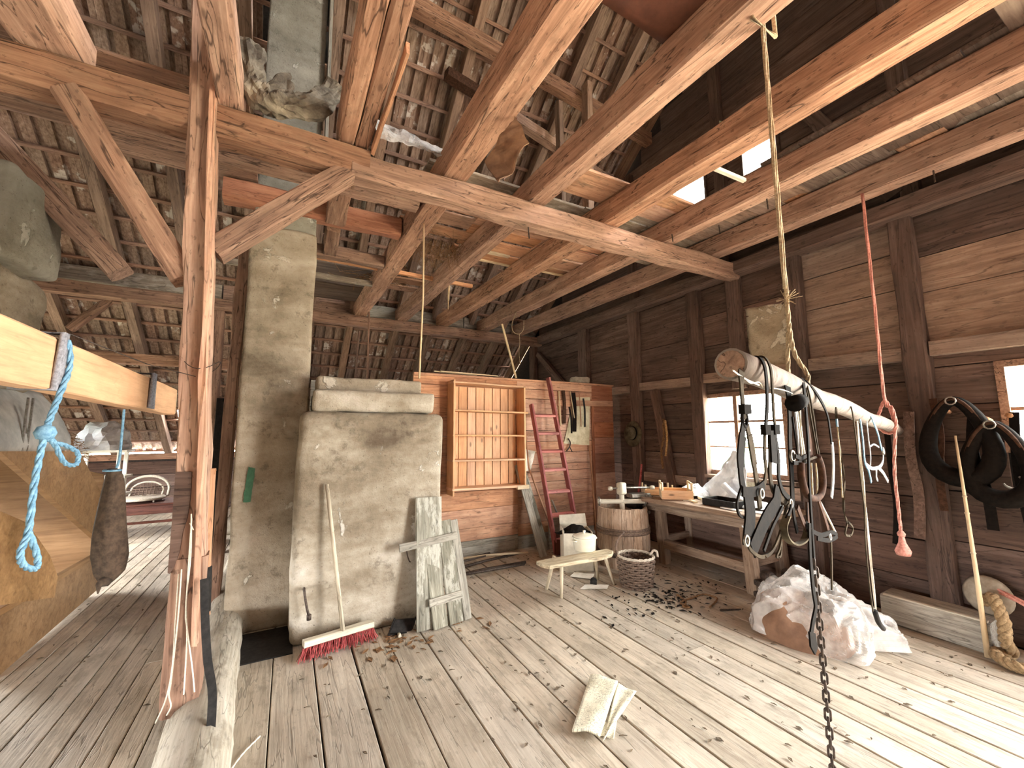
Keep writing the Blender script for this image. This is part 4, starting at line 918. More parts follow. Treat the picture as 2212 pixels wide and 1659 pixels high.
# barrel press
t=thing('staved_barrel',(3.7,3.95,0),'old staved wooden barrel with a screw press on top','barrel')
bx,by=3.7,3.95; NS=16
def R2(z): return .305+.018*math.sin(PI*min(1,max(0,z/.70)))-.012*(z/.7)
for k in range(NS):
    a0=2*PI*k/NS; a1=2*PI*(k+1)/NS-.012; vs=[];pr_=[]
    zz=[0,.12,.25,.4,.55,.68+R_(-.008,.01)]
    for z in zz:
        for a in (a0,(a0+a1)/2,a1): vs.append((bx+math.cos(a)*R2(z),by+math.sin(a)*R2(z),z))
        for a in (a1,(a0+a1)/2,a0): vs.append((bx+math.cos(a)*(R2(z)-.028),by+math.sin(a)*(R2(z)-.028),z))
    m=6; fs=[(i*m+q,i*m+(q+1)%m,(i+1)*m+(q+1)%m,(i+1)*m+q) for i in range(len(zz)-1) for q in range(m)]+[tuple(range(m))[::-1],tuple(range((len(zz)-1)*m,len(zz)*m))]
    c=(bx+math.cos(a0)*.3,by+math.sin(a0)*.3,.34); mb=MB().add(vs,fs)
    # grain along local x: rotate the stave's frame so that x is vertical
    me=bpy.data.meshes.new('stave'); cc_=Vector(c); Rm=Matrix(((0,0,1),(0,1,0),(-1,0,0)))
    me.from_pydata([Rm@(Vector(v)-cc_) for v in mb.v],[],mb.f); me.update(); me.materials.append(M['barrel'])
    o=link('stave',me,t); m4=Rm.transposed().to_4x4(); m4.translation=cc_-Vector(t.location); o.matrix_local=m4
for z,h_ in ((.16,.05),(.40,.035),(.44,.03)):
    ob('hoop',MB().lathe([(R2(z)-.002,z-h_/2),(R2(z)+.009,z-h_/2),(R2(z)+.009,z+h_/2),(R2(z)-.002,z+h_/2)],32,(bx,by,0)),'wicker' if z>.3 else 'iron',t,True)
ob('bottom',MB().lathe([(0,.03),(.29,.03),(.29,.05),(0,.05)],24,(bx,by,0)),'barrel',t)
ob('press_plate',MB().lathe([(0,.60),(.255,.60),(.255,.625),(0,.625)],24,(bx,by,0)),'barrel',t)
e0=Vector((3.44,4.10,.735)); e1=Vector((3.96,3.80,.735))
pb=timber('press_bar',e0,e1,.06,.055,'whitewood',t,seg=3,jit=.005,ch=.01)
for e in (e0.lerp(e1,.03),e0.lerp(e1,.97)):
    dr=(e1-e0).normalized()
    under(ob('iron_ring',MB().tube([e+Vector((0,0,1))*math.cos(a)*.05+Vector((-dr.y,dr.x,0))*math.sin(a)*.045 for a in [2*PI*k/16 for k in range(16)]],.009,6,True),'steel',t,True),pb)
    ob('side_strap',MB().strap([e+Vector((0,0,-.04)),e+Vector((0,0,-.2))],.035,.008,(-dr.y,dr.x,0)),'steel',t)
pole('screw_stem',[(bx,by,.62),(bx,by,.70),(bx,by,.83)],.03,.03,'whitewood',t,12)
roughbox('screw_head',(bx,by,.89),(.10,.10,.15),'card',t,.025,2,.004,6)
cb=pole('crank_bar',[(bx-.12,by+.07,.89),(bx,by,.90),(bx+.33,by-.19,.90)],.013,.013,'steel',t,8)
for q in ((bx-.12,by+.07,.89),(bx+.33,by-.19,.90)): under(ob('crank_knob',MB().lathe([(0,-.03),(.022,-.026),(.027,0),(.022,.026),(0,.03)],12,q,(.85,-.5,0)),'whitewood',t,True),cb)
# ================================================================ WORKBENCH
t=thing('workbench',(4.4,3.05,0),'heavy old workbench strewn with things under the window','workbench')
timber('top_plank',(4.06,2.35,.765),(4.02,3.95,.765),.27,.05,'benchtop',t,seg=6,jit=.01)
timber('top_plank',(4.33,2.35,.768),(4.30,3.97,.768),.26,.05,'benchtop',t,seg=6,jit=.01)
timber('top_plank',(4.59,2.35,.765),(4.57,3.97,.765),.25,.05,'benchtop',t,seg=6,jit=.01)
timber('front_rail',(4.03,2.4,.69),(4.0,3.9,.69),.05,.11,'benchtop',t,seg=5,jit=.008)
for yy in (2.62,3.72):
    for xx in (4.1,4.62): timber('leg',(xx+.02,yy-.03,0),(xx,yy,.74),.10,.10,'benchtop',t,up=(0,1,0),seg=4,jit=.008)
    timber('cross_rail',(4.1,yy,.28),(4.62,yy,.28),.05,.08,'benchtop',t)
timber('stretcher',(4.1,2.6,.24),(4.1,3.75,.24),.06,.10,'benchtop',t,seg=4,jit=.008)
timber('stretcher',(4.62,2.6,.3),(4.62,3.75,.3),.04,.4,'wall',t,seg=4,jit=.008)
t=thing('bench_vise',(4.02,3.93,.74),'wooden bench vise with a pale iron jaw at the end of the workbench','vise')
timber('jaw',(3.80,3.92,.80),(4.05,3.86,.80),.14,.05,'steel',t,ch=.01)
timber('jaw_lip',(4.02,3.80,.80),(4.02,3.80,.70),.09,.03,'steel',t,up=(1,0,0))
timber('body',(3.86,3.96,.70),(4.1,3.94,.70),.2,.14,'black',t,ch=.02)
pole('screw',[(3.9,3.9,.62),(3.9,3.7,.62)],.02,.02,'iron',t,8)
def crate(name,c,L,W,H,yaw,label,rails):
    t=thing(name,c,label,'crate'); m=Matrix.Rotation(yaw,3,'Z'); c=Vector(c)
    P=lambda x,y,z:c+m@Vector((x,y,z))
    timber('bottom',P(-L/2,0,.008),P(L/2,0,.008),W,.012,'shelf',t)
    for s in (-1,1):
        timber('side',P(-L/2,s*W/2,H*.3),P(L/2,s*W/2,H*.3),.012,H*.5,'shelf',t)
        timber('end',P(s*L/2,-W/2,H*.3),P(s*L/2,W/2,H*.3),.012,H*.5,'lightwood',t)
        if rails: timber('end_rail',P(s*L/2,-W/2,H*.94),P(s*L/2,W/2,H*.94),.016,.022,'lightwood',t)
        for q in (-1,1): timber('corner_post',P(s*L/2*.96,q*W/2*.93,.01),P(s*L/2*.96,q*W/2*.93,H),.022,.022,'lightwood',t,up=(1,0,0))
    return t
crate('wooden_crate',(4.22,3.86,.793),.34,.26,.13,2.5,'low pale wooden crate at the far end of the workbench',0)
crate('wooden_crate',(4.14,3.50,.793),.34,.28,.2,2.4,'pale wooden fruit crate with raised handles on the workbench',1)
crumple_=lambda nm,c,sx,sy,h,amp,mat,label,cat,seed=0,n=16,sc=9: tag(crumple(nm,lambda u,v:(c[0]+(u-.5)*sx,c[1]+(v-.5)*sy,c[2]+h*(math.sin(PI*u)*math.sin(PI*v))**.7+.012),n,n,amp,mat,None,sc,.003,seed),label,cat)
crumple_('white_rag',(4.46,3.50,.80),.3,.34,.13,.035,'cloth','crumpled bluish white rag on the workbench beside the crates','rag',3)
crumple_('white_rag',(4.35,2.62,.80),.3,.34,.05,.03,'cloth','flattened white rag at the near end of the workbench','rag',5)
tag(crumple('plastic_drape',lambda u,v:(4.68-.16*v*v+.03*math.sin(u*14+v*3)*v,3.06+(.5-u)*(.06+.62*v)+.12*v,1.36-.55*v),18,16,.03,'cloth',None,7,.003,2),'white plastic sheet draped from the window down to the workbench','sheet')
tag(ob('rolled_sheet',MB().tube(cr([(4.4,3.05,0.991),(4.4,2.966,0.919),(4.35,2.82,0.852),(4.3,2.666,0.811)],4),[.035]*13,12),'cloth',None,True),'thick white roll of sheeting lying on the workbench','roll')
t=thing('dark_tray',(4.2,2.9,.79),'dark shallow tray with metal parts on the workbench','tray')
timber('base',(4.2,2.72,.80),(4.2,3.08,.80),.26,.015,'black',t)
for dx in (-.13,.13): timber('side',(4.2+dx,2.72,.83),(4.2+dx,3.08,.83),.012,.07,'black',t)
for yy in (2.72,3.08): timber('side',(4.07,yy,.83),(4.33,yy,.83),.012,.07,'black',t)
for nm,x0,y0,x1,y1,wd,th,m,lb in (('paper_scrap',4.12,3.3,4.2,3.38,.12,.004,'paper2','white paper scrap on the workbench in front of the fruit crate'),('paper_scrap',4.08,2.46,4.2,2.5,.14,.004,'paper2','white paper scrap at the near corner of the workbench'),('wood_offcut',4.06,3.16,4.12,3.28,.04,.02,'lightwood','pale wood offcut on the front edge of the workbench'),('metal_piece',4.18,3.12,4.26,3.2,.05,.025,'steel','dull metal piece on the workbench beside the dark tray'),('board_chip',4.02,2.62,4.06,2.84,.06,.012,'white','long white chip on the workbench before the dark tray'),('wood_offcut',4.3,3.24,4.36,3.34,.05,.03,'whitewood','whitish block on the workbench beside the crumpled rag')):
    tag(timber(nm,(x0,y0,.793+th/2),(x1,y1,.793+th/2),wd,th,m,None),lb,'scrap','litter on the workbench')
tag(crumple('hanging_rag',bil((4.02,2.664,0.787),(4.02,2.558,0.79),(4,2.585,0.646),(4,2.612,0.658)),6,6,.02,'cloth',None,12,.003),'pale rag hanging over the near front edge of the workbench','rag')
# things under the bench end
t=thing('iron_machine',(4.2,2.6,0),'dark iron machine part with two round ends at the foot of the workbench','machine')
timber('frame',(3.95,2.45,.17),(4.4,2.32,.17),.1,.05,'iron',t,ch=.01)
timber('frame',(4.0,2.42,.03),(4.35,2.3,.03),.3,.05,'iron',t,ch=.01)
for q in ((4.02,2.40,.24),(4.24,2.33,.24)):
    cy=ob('cylinder',MB().lathe([(0,-.05),(.035,-.05),(.05,-.03),(.05,.05),(.03,.07),(0,.07)],16,q,(-.4,-.9,.1)),'iron',t,True)
    under(ob('end_cap',MB().lathe([(0,.068),(.03,.07),(.028,.082),(0,.084)],14,q,(-.4,-.9,.1)),'steel',t,True),cy)
    timber('support',(q[0],q[1],.05),(q[0],q[1],.2),.04,.05,'iron',t,up=(0,1,0))
# cord on the floor
rope('floor_twine',[(3.42,2.939,0.012),(3.35,2.777,0.012),(3.238,2.722,0.012),(3.276,2.678,0.012),(3.288,2.788,0.012),(3.51,2.81,0.012),(3.647,2.811,0.012),(3.683,2.712,0.012),(3.626,2.657,0.012),(3.436,2.588,0.012)],.008,'straw2','dark twine lying in loops on the floor beside the basket','twine',pitch=5)
tag(ob('floor_spike',MB().tube([(3.462,2.506,0.012),(3.637,2.43,0.012)],[.011,.006],6),'iron'),'iron spike lying on the floor before the workbench','spike')
random.seed(31)
def flakes(n,area_,mat,label,s0=.006,s1=.022):
    mb=MB()
    for k in range(n):
        x,y=area_(); a=R_(0,PI); l=R_(s0,s1); w_=l*R_(.2,.6); z=.004+R_(0,.004)
        ca_,sa=math.cos(a),math.sin(a)
        pts=[(x+ca_*l,y+sa*l,z),(x-sa*w_,y+ca_*w_,z+.004),(x-ca_*l,y-sa*l,z),(x+sa*w_,y-ca_*w_,z+.002)]
        mb.prism(pts,(0,0,.004))
    tag(ob('floor_litter',mb,mat),label,'litter',kind='stuff')
flakes(520,lambda:(R_(.1,4.4),R_(1.0,4.9)),'debris','dark crumbs and chaff scattered over the plank floor')
flakes(160,lambda:(random.gauss(3.35,.35),random.gauss(2.95,.18)),'leather','dark scraps on the floor in front of the workbench',.008,.035)
flakes(70,lambda:(R_(-2,-.6),R_(3.0,8)),'debris','dark crumbs on the boards left of the tall post')
flakes(60,lambda:(random.gauss(.95,.3),random.gauss(3.4,.12)),'straw2','bits of straw on the floor before the stove',.01,.05)
t=thing('newspaper',(1.53,1.95,0),'old folded newspaper lying on the floor in the foreground','newspaper')
fold=[[(1.799,2.261,0.035),(1.898,2.121,0.035),(1.503,1.83,0.03),(1.383,1.908,0.05)],[(1.904,2.132,0.02),(1.953,2.02,0.012),(1.662,1.887,0.012),(1.497,1.802,0.02)],[(1.596,1.924,0.012),(1.667,1.884,0.012),(1.568,1.798,0.012),(1.518,1.849,0.012)]]
for k,q in enumerate(fold):
    f=bil(q[0],q[1],q[2],q[3]); ob('sheet',MB().grid(lambda u,v:Vector(f(u,v))+Vector((0,0,.004*math.sin(u*7+v*4+k)+(.010*math.sin(PI*u) if k==0 else .002))),10,12),'news',t,True,.004 if k else .014)

# ================================================================ RIGHT FLOOR
t=thing('plastic_bundle',(3.55,1.95,0),'crumpled clear plastic sheet wrapped around a brown bundle on the floor','bundle')
random.seed(4)
mb=MB()
def lump(u,v):
    a=2*PI*u; r=math.sin(PI*v*.5)
    ca_,sa=math.cos(a),math.sin(a); x=ca_*.30*r; y=sa*.36*r; z=.30*math.cos(PI*v*.5)
    p=Vector((3.62,1.93,.0))+Vector((x,y,z*(.75+.35*(sa>0))+.003)); return p+noise.noise_vector(p*4)*.03*r
mb.grid(lump,28,10); ob('brown_sack',mb,'brownbag',t,True)
def shell(u,v):
    a=2*PI*u; r=math.sin(PI*v*.5)**.8
    ca_,sa=math.cos(a),math.sin(a)
    rx=.40+.08*math.sin(a*3+1); ry=.46+.10*math.sin(a*2+.6)
    p=Vector((3.72,1.90,0))+Vector((ca_*rx*r,sa*ry*r,.33*(1-v**1.6)+.012))
    if ca_>.2 and sa<0: p+=Vector((.14*r*v,-.14*r*v,0))
    p.z+=.12*math.exp(-((p.x-3.86)**2+(p.y-2.02)**2)/.03)*(1-v)
    w_=p+noise.noise_vector(p*3)*.12
    cre=(1-abs(noise.noise(w_*5.5))*2.2)*.045+(1-abs(noise.noise(w_*11+Vector((5,1,2))))*2.4)*.022
    d=noise.noise_vector(p*4.5)*.05
    p+=d*min(1,1.2-v*.5)+Vector((ca_*.5*cre*r,sa*.5*cre*r,cre*(1.05-v*.6))); p.z=max(p.z,.006+.02*max(0,noise.noise(p*14))); return p
mb=MB().grid(shell,150,56); ob('plastic_sheet',mb,'film',t,False)
t=thing('hewn_trough',(4.6,1.35,0),'long pale squared timber block lying against the right wall','block')
timber('block',(4.58,1.10,.11),(4.58,1.72,.115),.24,.215,'greyboard',t,seg=8,jit=.012,ch=.012)
timber('edge_strip',(4.475,1.11,.225),(4.475,1.7,.225),.03,.012,'whitewood',t,seg=4,jit=.004)
t=thing('bamboo_pole',(4.5,1.15,0),'jointed pale bamboo pole leaning on the wall over the timber block','pole')
pole('cane',[(4.40,1.115,.005),(4.43,1.125,.55),(4.46,1.14,1.1),(4.49,1.155,1.55)],.017,.007,'lightwood',t,9)
for q,r in (((4.454,1.137,.98),.0155),((4.46,1.14,1.1),.0145),((4.438,1.129,.7),.017)): ob('joint',MB().lathe([(r-.004,-.008),(r,0),(r-.004,.008)],10,q,(.12,.03,1)),'lightwood',t,True)
rope('thick_rope',[(4.6,1.146,0.326),(4.53,1.088,0.391),(4.47,1.049,0.347),(4.44,1.023,0.246),(4.42,1.024,0.145),(4.503,1.021,0.045),(4.421,1.081,0.045),(4.308,1.012,0.045),(4.289,0.923,0.045),(4.372,0.853,0.045)],.034,'thickrope','thick coarse rope slung over the timber block onto the floor','rope',pitch=8)
tag(ob('grey_disc',MB().lathe([(0,-.02),(.12,-.02),(.14,0),(.12,.02),(.04,.035),(0,.035)],24,(4.67,1.14,.36),(-1,.1,.1)),'stone',None,True),'round dull grey disc leaning behind the bamboo pole','disc')
rope('pale_hose',[(4.68,1.1,.42),(4.6,1.0,.40),(4.55,.85,.36),(4.53,.6,.33),(4.5,.3,.3)],.018,'pinkrope','pale pinkish hose running along the wall beside the thick rope','hose',pitch=30)
# dark tack on the right wall
def collar(name,c,w_,h_,r,label,mat='leather'):
    t=thing(name,c,label,'collar'); c=Vector(c); k=26
    pts=[c+Vector((0,math.sin(2*PI*i/k)*w_*(1-.35*math.cos(2*PI*i/k)),math.cos(2*PI*i/k)*h_)) for i in range(k)]
    ob('padding',MB().tube(pts,[r*(1-.3*math.cos(2*PI*i/k)) for i in range(k)],10,True),mat,t,True)
    pts2=[c+Vector((-.03,math.sin(2*PI*i/k)*w_*1.08*(1-.35*math.cos(2*PI*i/k)),math.cos(2*PI*i/k)*h_*1.05)) for i in range(k)]
    hs=ob('hame_strap',MB().tube(pts2,.014,6,True),'leatherbrown',t,True)
    under(ob('buckle',MB().tube([c+Vector((-.06,math.cos(a)*.03,h_+math.sin(a)*.03)) for a in [2*PI*i/10 for i in range(10)]],.006,5,True),'steel',t,True),hs)
collar('horse_collar',(4.60,1.17,1.52),.17,.30,.055,'dark padded horse collar on the right wall, beside the wall post')
collar('horse_collar',(4.58,.98,1.36),.15,.27,.05,'dark padded horse collar on the right wall, right of the bamboo pole')
random.seed(14)
for k,(yy,z0,z1,wd,m,lb) in enumerate(((1.30,1.85,.95,.05,'leatherbrown','broad brown strap hanging on the wall post by the horse collars'),(1.08,1.75,.85,.06,'leather','black strap hanging between the two horse collars'),(.88,1.72,.72,.05,'leather','long black strap hanging right of the horse collars'),(1.46,1.75,.7,.07,'wall','dark board strip standing on the wall left of the horse collars'),(.80,1.75,.9,.035,'hoodcloth','pale worn strap hanging at the edge of the view'),(1.62,1.6,.62,.04,'leather','black strap hanging on the wall beyond the red rope'))):
    tag(ob('wall_strap',MB().strap(cr([(4.66,yy,z0),(4.63,yy+R_(-.03,.03),(z0*2+z1)/3),(4.64,yy+R_(-.03,.03),(z0+2*z1)/3),(4.65,yy+R_(-.04,.04),z1)],5),wd,.01,(0,1,0)),m),lb,'strap','straps on the right wall')
tag(ob('bright_buckle',MB().tube([Vector((4.6,.92,1.22))+Vector((0,math.cos(a)*.05,math.sin(a)*.05)) for a in [PI*.7+PI*1.2*i/12 for i in range(13)]],[.006+.006*math.sin(PI*i/12) for i in range(13)],6),'steel',None,True),'curved shiny metal fitting on the collar at the right wall','fitting')
for k,(yy,z) in enumerate(((1.24,1.74),(1.02,1.66),(.9,1.68))): tag(ob('wall_peg',MB().tube([(4.75,yy,z),(4.62,yy,z+.02)],.018,7),'handle',None,True),('wooden peg above the collar beside the wall post','wooden peg above the gap between the two horse collars','wooden peg above the collar right of the bamboo pole')[k],'peg','pegs holding the tack')

# ================================================================ HARNESS POLE
PA=Vector((1.343,0.873,1.831)); PB=Vector((4.62,1.54,1.60))
t=thing('birch_pole',PA,'thick birch pole hung on ropes with horse harness draped over','pole')
k=14; pts=[PA.lerp(PB,i/(k-1))+Vector((0,0,.008*math.sin(i*1.3))) for i in range(k)]
p0=PA; xx=(PB-PA).normalized()
o=pole('trunk',pts,.055,.044,'bark',t,16,.06)
ob('cut_end',MB().lathe([(0,0),(.047,0),(.048,-.005),(.045,-.01),(0,-.01)],16,PA-xx*.004,-xx),'beam',t)
rope('hanging_rope',[(1.985,1.0,3.66),(1.987,1.004,3.3),(1.987,1.004,2.8),(1.988,1.004,2.25)],.007,'rope','hemp rope hanging from a joist down to the birch pole, left strand','rope',pitch=7)
rope('hanging_rope',[(2.005,1.005,3.66),(1.999,1.004,3.2),(2.0,1.004,2.8),(1.998,1.004,2.2),(2.0,1.004,2.05),(2.02,1.0,1.94),(2.06,.975,1.84),(2.05,1.0,1.77),(2.08,1.06,1.77),(2.04,1.045,1.9),(2.0,1.01,2.05)],.009,'rope','hemp rope tied around the middle of the birch pole','rope',pitch=7)
mb=MB(); random.seed(2)
for q in range(26):
    c=Vector((1.99,1.004,2.2)); d=Vector((R_(-1,.2),R_(-1,.4),R_(-.8,.6))).normalized()*R_(.02,.07); mb.tube([c,c+d],.0018,3)
tag(ob('frayed_tuft',mb,'rope'),'frayed tuft on the hanging hemp rope','tuft',kind='stuff')
tag(ob('joist_rope_loop',MB().tube([(2.0+.10*a_,1.0,3.735+.125*b_) for a_,b_ in ((-1,-1),(1,-1),(1,1),(-1,1))],.011,7,True),'rope',None,True),'rope loop around the joist above the birch pole','loop')
rope('red_rope',[(4.24,1.46,3.62),(4.22,1.456,2.6),(4.2,1.453,1.86),(4.19,1.41,1.77),(4.2,1.40,1.62),(4.21,1.46,1.57),(4.2,1.52,1.64),(4.2,1.49,1.75),(4.2,1.45,1.83),(4.21,1.42,1.72),(4.2,1.41,1.58),(4.17,1.43,1.3),(4.16,1.43,1.0),(4.16,1.43,.80)],.011,'pinkrope','faded red rope holding the far end of the birch pole','rope',pitch=7)
t=thing('rope_tassel',(4.16,1.43,.78),'frayed pinkish tassel at the end of the faded red rope','tassel')
ob('knot',MB().lathe([(0,-.025),(.022,-.015),(.026,.004),(.014,.024),(0,.028)],10,(4.16,1.43,.805)),'pinkrope',t,True)
ob('fringe',MB().lathe([(.016,.0),(.024,-.05),(.05,-.11),(.042,-.14),(.03,-.115),(0,-.1)],12,(4.16,1.43,.79)),'pinkrope',t,True)
def S(pts,wd,mat='leather',parent=None,th=.005,side=None,name='strap',n=5,twist=0):
    return ob(name,MB().strap(cr(pts,n),wd,th,side or tuple(xx),twist=twist),mat,parent)
def ring(c,r,mat='steel',parent=None,tr=.005,name='ring',sy=1.): return ob(name,MB().tube([Vector(c)+xx*math.cos(a)*r+Vector((0,0,1))*math.sin(a)*r*sy for a in [2*PI*i/16 for i in range(16)]],tr,6,True),mat,parent,True)
# bridle A
t=thing('bridle',(1.273,0.787,1.644),'dark leather bridle hanging from the cut end of the birch pole','bridle')
S([(1.441,0.893,1.834),(1.259,0.787,1.761),(1.253,0.783,1.672),(1.261,0.785,1.636)],.022,'olive',t,name='crown_strap')
ob('buckle_block',MB().box((1.254,0.778,1.666),(.035,.02,.03)),'leather',t)
ring((1.257,0.784,1.636),.018,'leather',t,.006,sy=1.4)
S([(1.247,0.782,1.617),(1.219,0.777,1.558),(1.202,0.773,1.476),(1.212,0.775,1.42)],.030,'leather',t,name='cheek_strap')
S([(1.272,0.787,1.617),(1.293,0.791,1.556),(1.309,0.795,1.483),(1.324,0.798,1.409),(1.328,0.799,1.352)],.026,'olive',t,name='cheek_strap')
S([(1.23,0.777,1.586),(1.205,0.772,1.524),(1.203,0.771,1.489)],.045,'leather',t,name='blinker')
S([(1.282,0.787,1.585),(1.299,0.791,1.519),(1.305,0.792,1.49)],.035,'olive',t,name='blinker')
S([(1.182,0.759,1.422),(1.235,0.769,1.415),(1.292,0.781,1.414),(1.347,0.792,1.426)],.03,'leather',t,side=(0,0,1),name='nose_band')
S([(1.208,0.764,1.419),(1.21,0.764,1.355),(1.185,0.759,1.292),(1.183,0.759,1.277)],.042,'leather',t,name='wide_strap')
S([(1.234,0.769,1.412),(1.243,0.771,1.35),(1.218,0.766,1.287)],.03,'leather',t,name='wide_strap')
S([(1.19,0.765,1.436),(1.15,0.757,1.394),(1.157,0.759,1.361),(1.187,0.765,1.346)],.008,'leather',t,name='thin_strap')
# bridle B
t=thing('harness_loop',(1.462,0.826,1.647),'long dark harness straps looped over the birch pole near its cut end','harness')
S([(1.74,1.025,1.855),(1.597,0.945,1.877),(1.529,0.88,1.87),(1.47,0.83,1.824),(1.469,0.827,1.761),(1.456,0.825,1.679),(1.428,0.819,1.607)],.020,'leather',t,name='loop_strap')
S([(1.76,1.029,1.857),(1.645,0.955,1.886),(1.571,0.884,1.874),(1.518,0.837,1.823),(1.505,0.829,1.746),(1.501,0.829,1.648),(1.505,0.829,1.607)],.016,'olive',t,name='loop_strap')
for q in ((1.414,0.811,1.602),(1.485,0.82,1.602)): ob('buckle_block',MB().box(q,(.03,.018,.035)),'leather',t)
S([(1.422,0.818,1.599),(1.402,0.814,1.523),(1.402,0.814,1.462),(1.364,0.806,1.413),(1.328,0.799,1.387)],.018,'olive',t,name='long_strap')
S([(1.445,0.817,1.591),(1.436,0.816,1.514),(1.422,0.813,1.446),(1.444,0.817,1.395),(1.525,0.833,1.359),(1.604,0.85,1.334)],.024,'olive',t,name='long_strap')
S([(1.482,0.82,1.591),(1.495,0.822,1.511),(1.484,0.82,1.442),(1.508,0.825,1.393),(1.57,0.837,1.358)],.020,'leather',t,name='long_strap')
S([(1.458,0.815,1.599),(1.457,0.815,1.536),(1.451,0.813,1.49)],.05,'leather',t,name='pad')
S([(1.416,0.801,1.399),(1.443,0.807,1.37),(1.332,0.784,1.325),(1.248,0.767,1.276),(1.209,0.759,1.251)],.055,'leather',t,name='breast_strap')
S([(1.161,0.744,1.292),(1.187,0.75,1.258),(1.26,0.764,1.225),(1.347,0.782,1.226),(1.427,0.798,1.269),(1.499,0.813,1.333),(1.559,0.825,1.35)],.010,'olive',t,name='rein')
S([(1.281,0.769,1.238),(1.362,0.785,1.294),(1.418,0.796,1.322),(1.466,0.806,1.345)],.012,'leather',t,name='rein')
S([(1.436,0.8,1.253),(1.411,0.795,1.221),(1.378,0.788,1.203),(1.414,0.796,1.199),(1.432,0.799,1.239)],.007,'olive',t,name='rein_end')
for q in ((1.163,0.745,1.288),(1.549,0.823,1.346),(1.297,0.772,1.406)): ring(q,.014,'steel',t,.004)
# strap bundle C
t=thing('strap_bundle',(1.733,0.881,1.563),'bundle of dark straps and pale strings hanging from the middle of the pole','harness')
S([(1.904,0.987,1.83),(1.715,0.887,1.743),(1.697,0.879,1.652),(1.671,0.873,1.546),(1.661,0.871,1.427),(1.645,0.868,1.328)],.035,'leather',t,name='broad_strap')
ob('wood_peg',MB().tube([(1.902,0.936,1.723),(1.58,0.799,1.694)],.03,12),'leather',t,True)
S([(1.866,0.908,1.693),(1.887,0.912,1.617),(1.902,0.915,1.541),(1.897,0.914,1.484)],.035,'leatherbrown',t,name='broad_strap')
for i,(a,b,m) in enumerate(((1718,1726,'cloth'),(1722,1734,'cord'),(1728,1740,'cord'),(1734,1744,'cord'),(1715,1722,'leather'))):
    pts={0:[(1.733,0.876,1.688),(1.736,0.876,1.598),(1.734,0.876,1.51)],1:[(1.75,0.879,1.689),(1.764,0.882,1.598),(1.771,0.883,1.499)],2:[(1.793,0.888,1.681),(1.787,0.887,1.598),(1.802,0.89,1.507)],3:[(1.853,0.895,1.626),(1.84,0.892,1.561),(1.845,0.893,1.515)],4:[(1.713,0.877,1.652),(1.728,0.88,1.545),(1.748,0.884,1.456)]}[i]
    S(pts,.008,m,t,name='string')
S([(1.656,0.85,1.505),(1.717,0.862,1.494),(1.787,0.876,1.499),(1.793,0.878,1.481),(1.691,0.857,1.478),(1.63,0.845,1.481)],.014,'leather',t,side=(0,0,1),name='tie_band')
S([(1.645,0.868,1.328),(1.653,0.87,1.277),(1.67,0.873,1.225)],.02,'leather',t,name='broad_strap')
ring((1.658,0.861,1.504),.02,'steel',t,.005)
# wooden yoke loop
t=thing('yoke_bow',(1.821,0.878,1.417),'dark curved wooden bow hanging below the birch pole','bow')
bw=ob('bow',MB().tube(cr([(1.696,0.853,1.478),(1.69,0.852,1.419),(1.729,0.86,1.362),(1.813,0.877,1.335),(1.901,0.895,1.338),(1.948,0.904,1.38),(1.949,0.904,1.445),(1.913,0.897,1.494)],5),.013,8),'leatherbrown',t,True)
for q in ([(2.333,1.135,1.817),(2.086,1.004,1.819),(1.957,0.934,1.756),(1.943,0.923,1.656),(1.933,0.911,1.559),(1.932,0.906,1.493)],[(2.321,1.123,1.82),(2.069,0.99,1.812),(1.967,0.932,1.753),(1.982,0.931,1.657),(1.959,0.917,1.559),(1.958,0.911,1.492)],[(1.958,0.911,1.492),(1.842,0.883,1.488),(1.724,0.858,1.48)]): S(q,.009,'olive',t,name='tie')
for pts in ([(1.814,0.887,1.471),(1.802,0.885,1.409),(1.798,0.884,1.356)],[(1.855,0.895,1.469),(1.848,0.894,1.405),(1.836,0.891,1.343)],[(1.917,0.908,1.465),(1.916,0.908,1.4),(1.897,0.904,1.341)]): S(pts,.007,'rope',t,name='lacing')
# lower straps
t=thing('ring_strap',(1.54,0.811,1.253),'round leather loop dangling under the harness straps','strap')
S([(1.472,0.797,1.316),(1.434,0.79,1.285),(1.455,0.794,1.245),(1.53,0.809,1.215),(1.629,0.829,1.215),(1.676,0.839,1.248)],.022,'hat',t,side=(-xx.y,xx.x,0),th=.006,name='loop',n=6)
S([(1.521,0.807,1.345),(1.503,0.803,1.327),(1.461,0.795,1.307)],.014,'leather',t,name='hanger')
S([(1.581,0.819,1.333),(1.627,0.829,1.279),(1.676,0.839,1.231)],.022,'leatherbrown',t,name='hanger')
t=thing('curved_strap',(1.842,0.872,1.222),'curved leather strap with an iron ring end below the dark bow','strap')
S([(1.655,0.834,1.27),(1.71,0.846,1.234),(1.834,0.871,1.196),(1.974,0.899,1.184),(2.043,0.913,1.158),(1.919,0.888,1.162),(1.773,0.858,1.194)],.016,'leather',t,side=(0,0,1),name='curve')
S([(1.871,0.888,1.323),(1.925,0.899,1.253),(1.968,0.908,1.183)],.024,'leatherbrown',t,name='riser')
S([(1.893,0.893,1.312),(1.987,0.912,1.235),(2.075,0.93,1.162)],.006,'cord',t,name='lace')
S([(1.731,0.86,1.33),(1.724,0.859,1.289),(1.726,0.859,1.238)],.028,'leatherbrown',t,name='riser')
ring((1.942,0.893,1.171),.012,'steel',t,.004)
S([(1.952,0.895,1.16),(1.931,0.89,1.084),(1.9,0.884,0.977)],.012,'olive',t,name='tail')
t=thing('white_end_strap',(2.214,0.979,1.533),'dark strap over the pole with a pale worn lower half','strap')
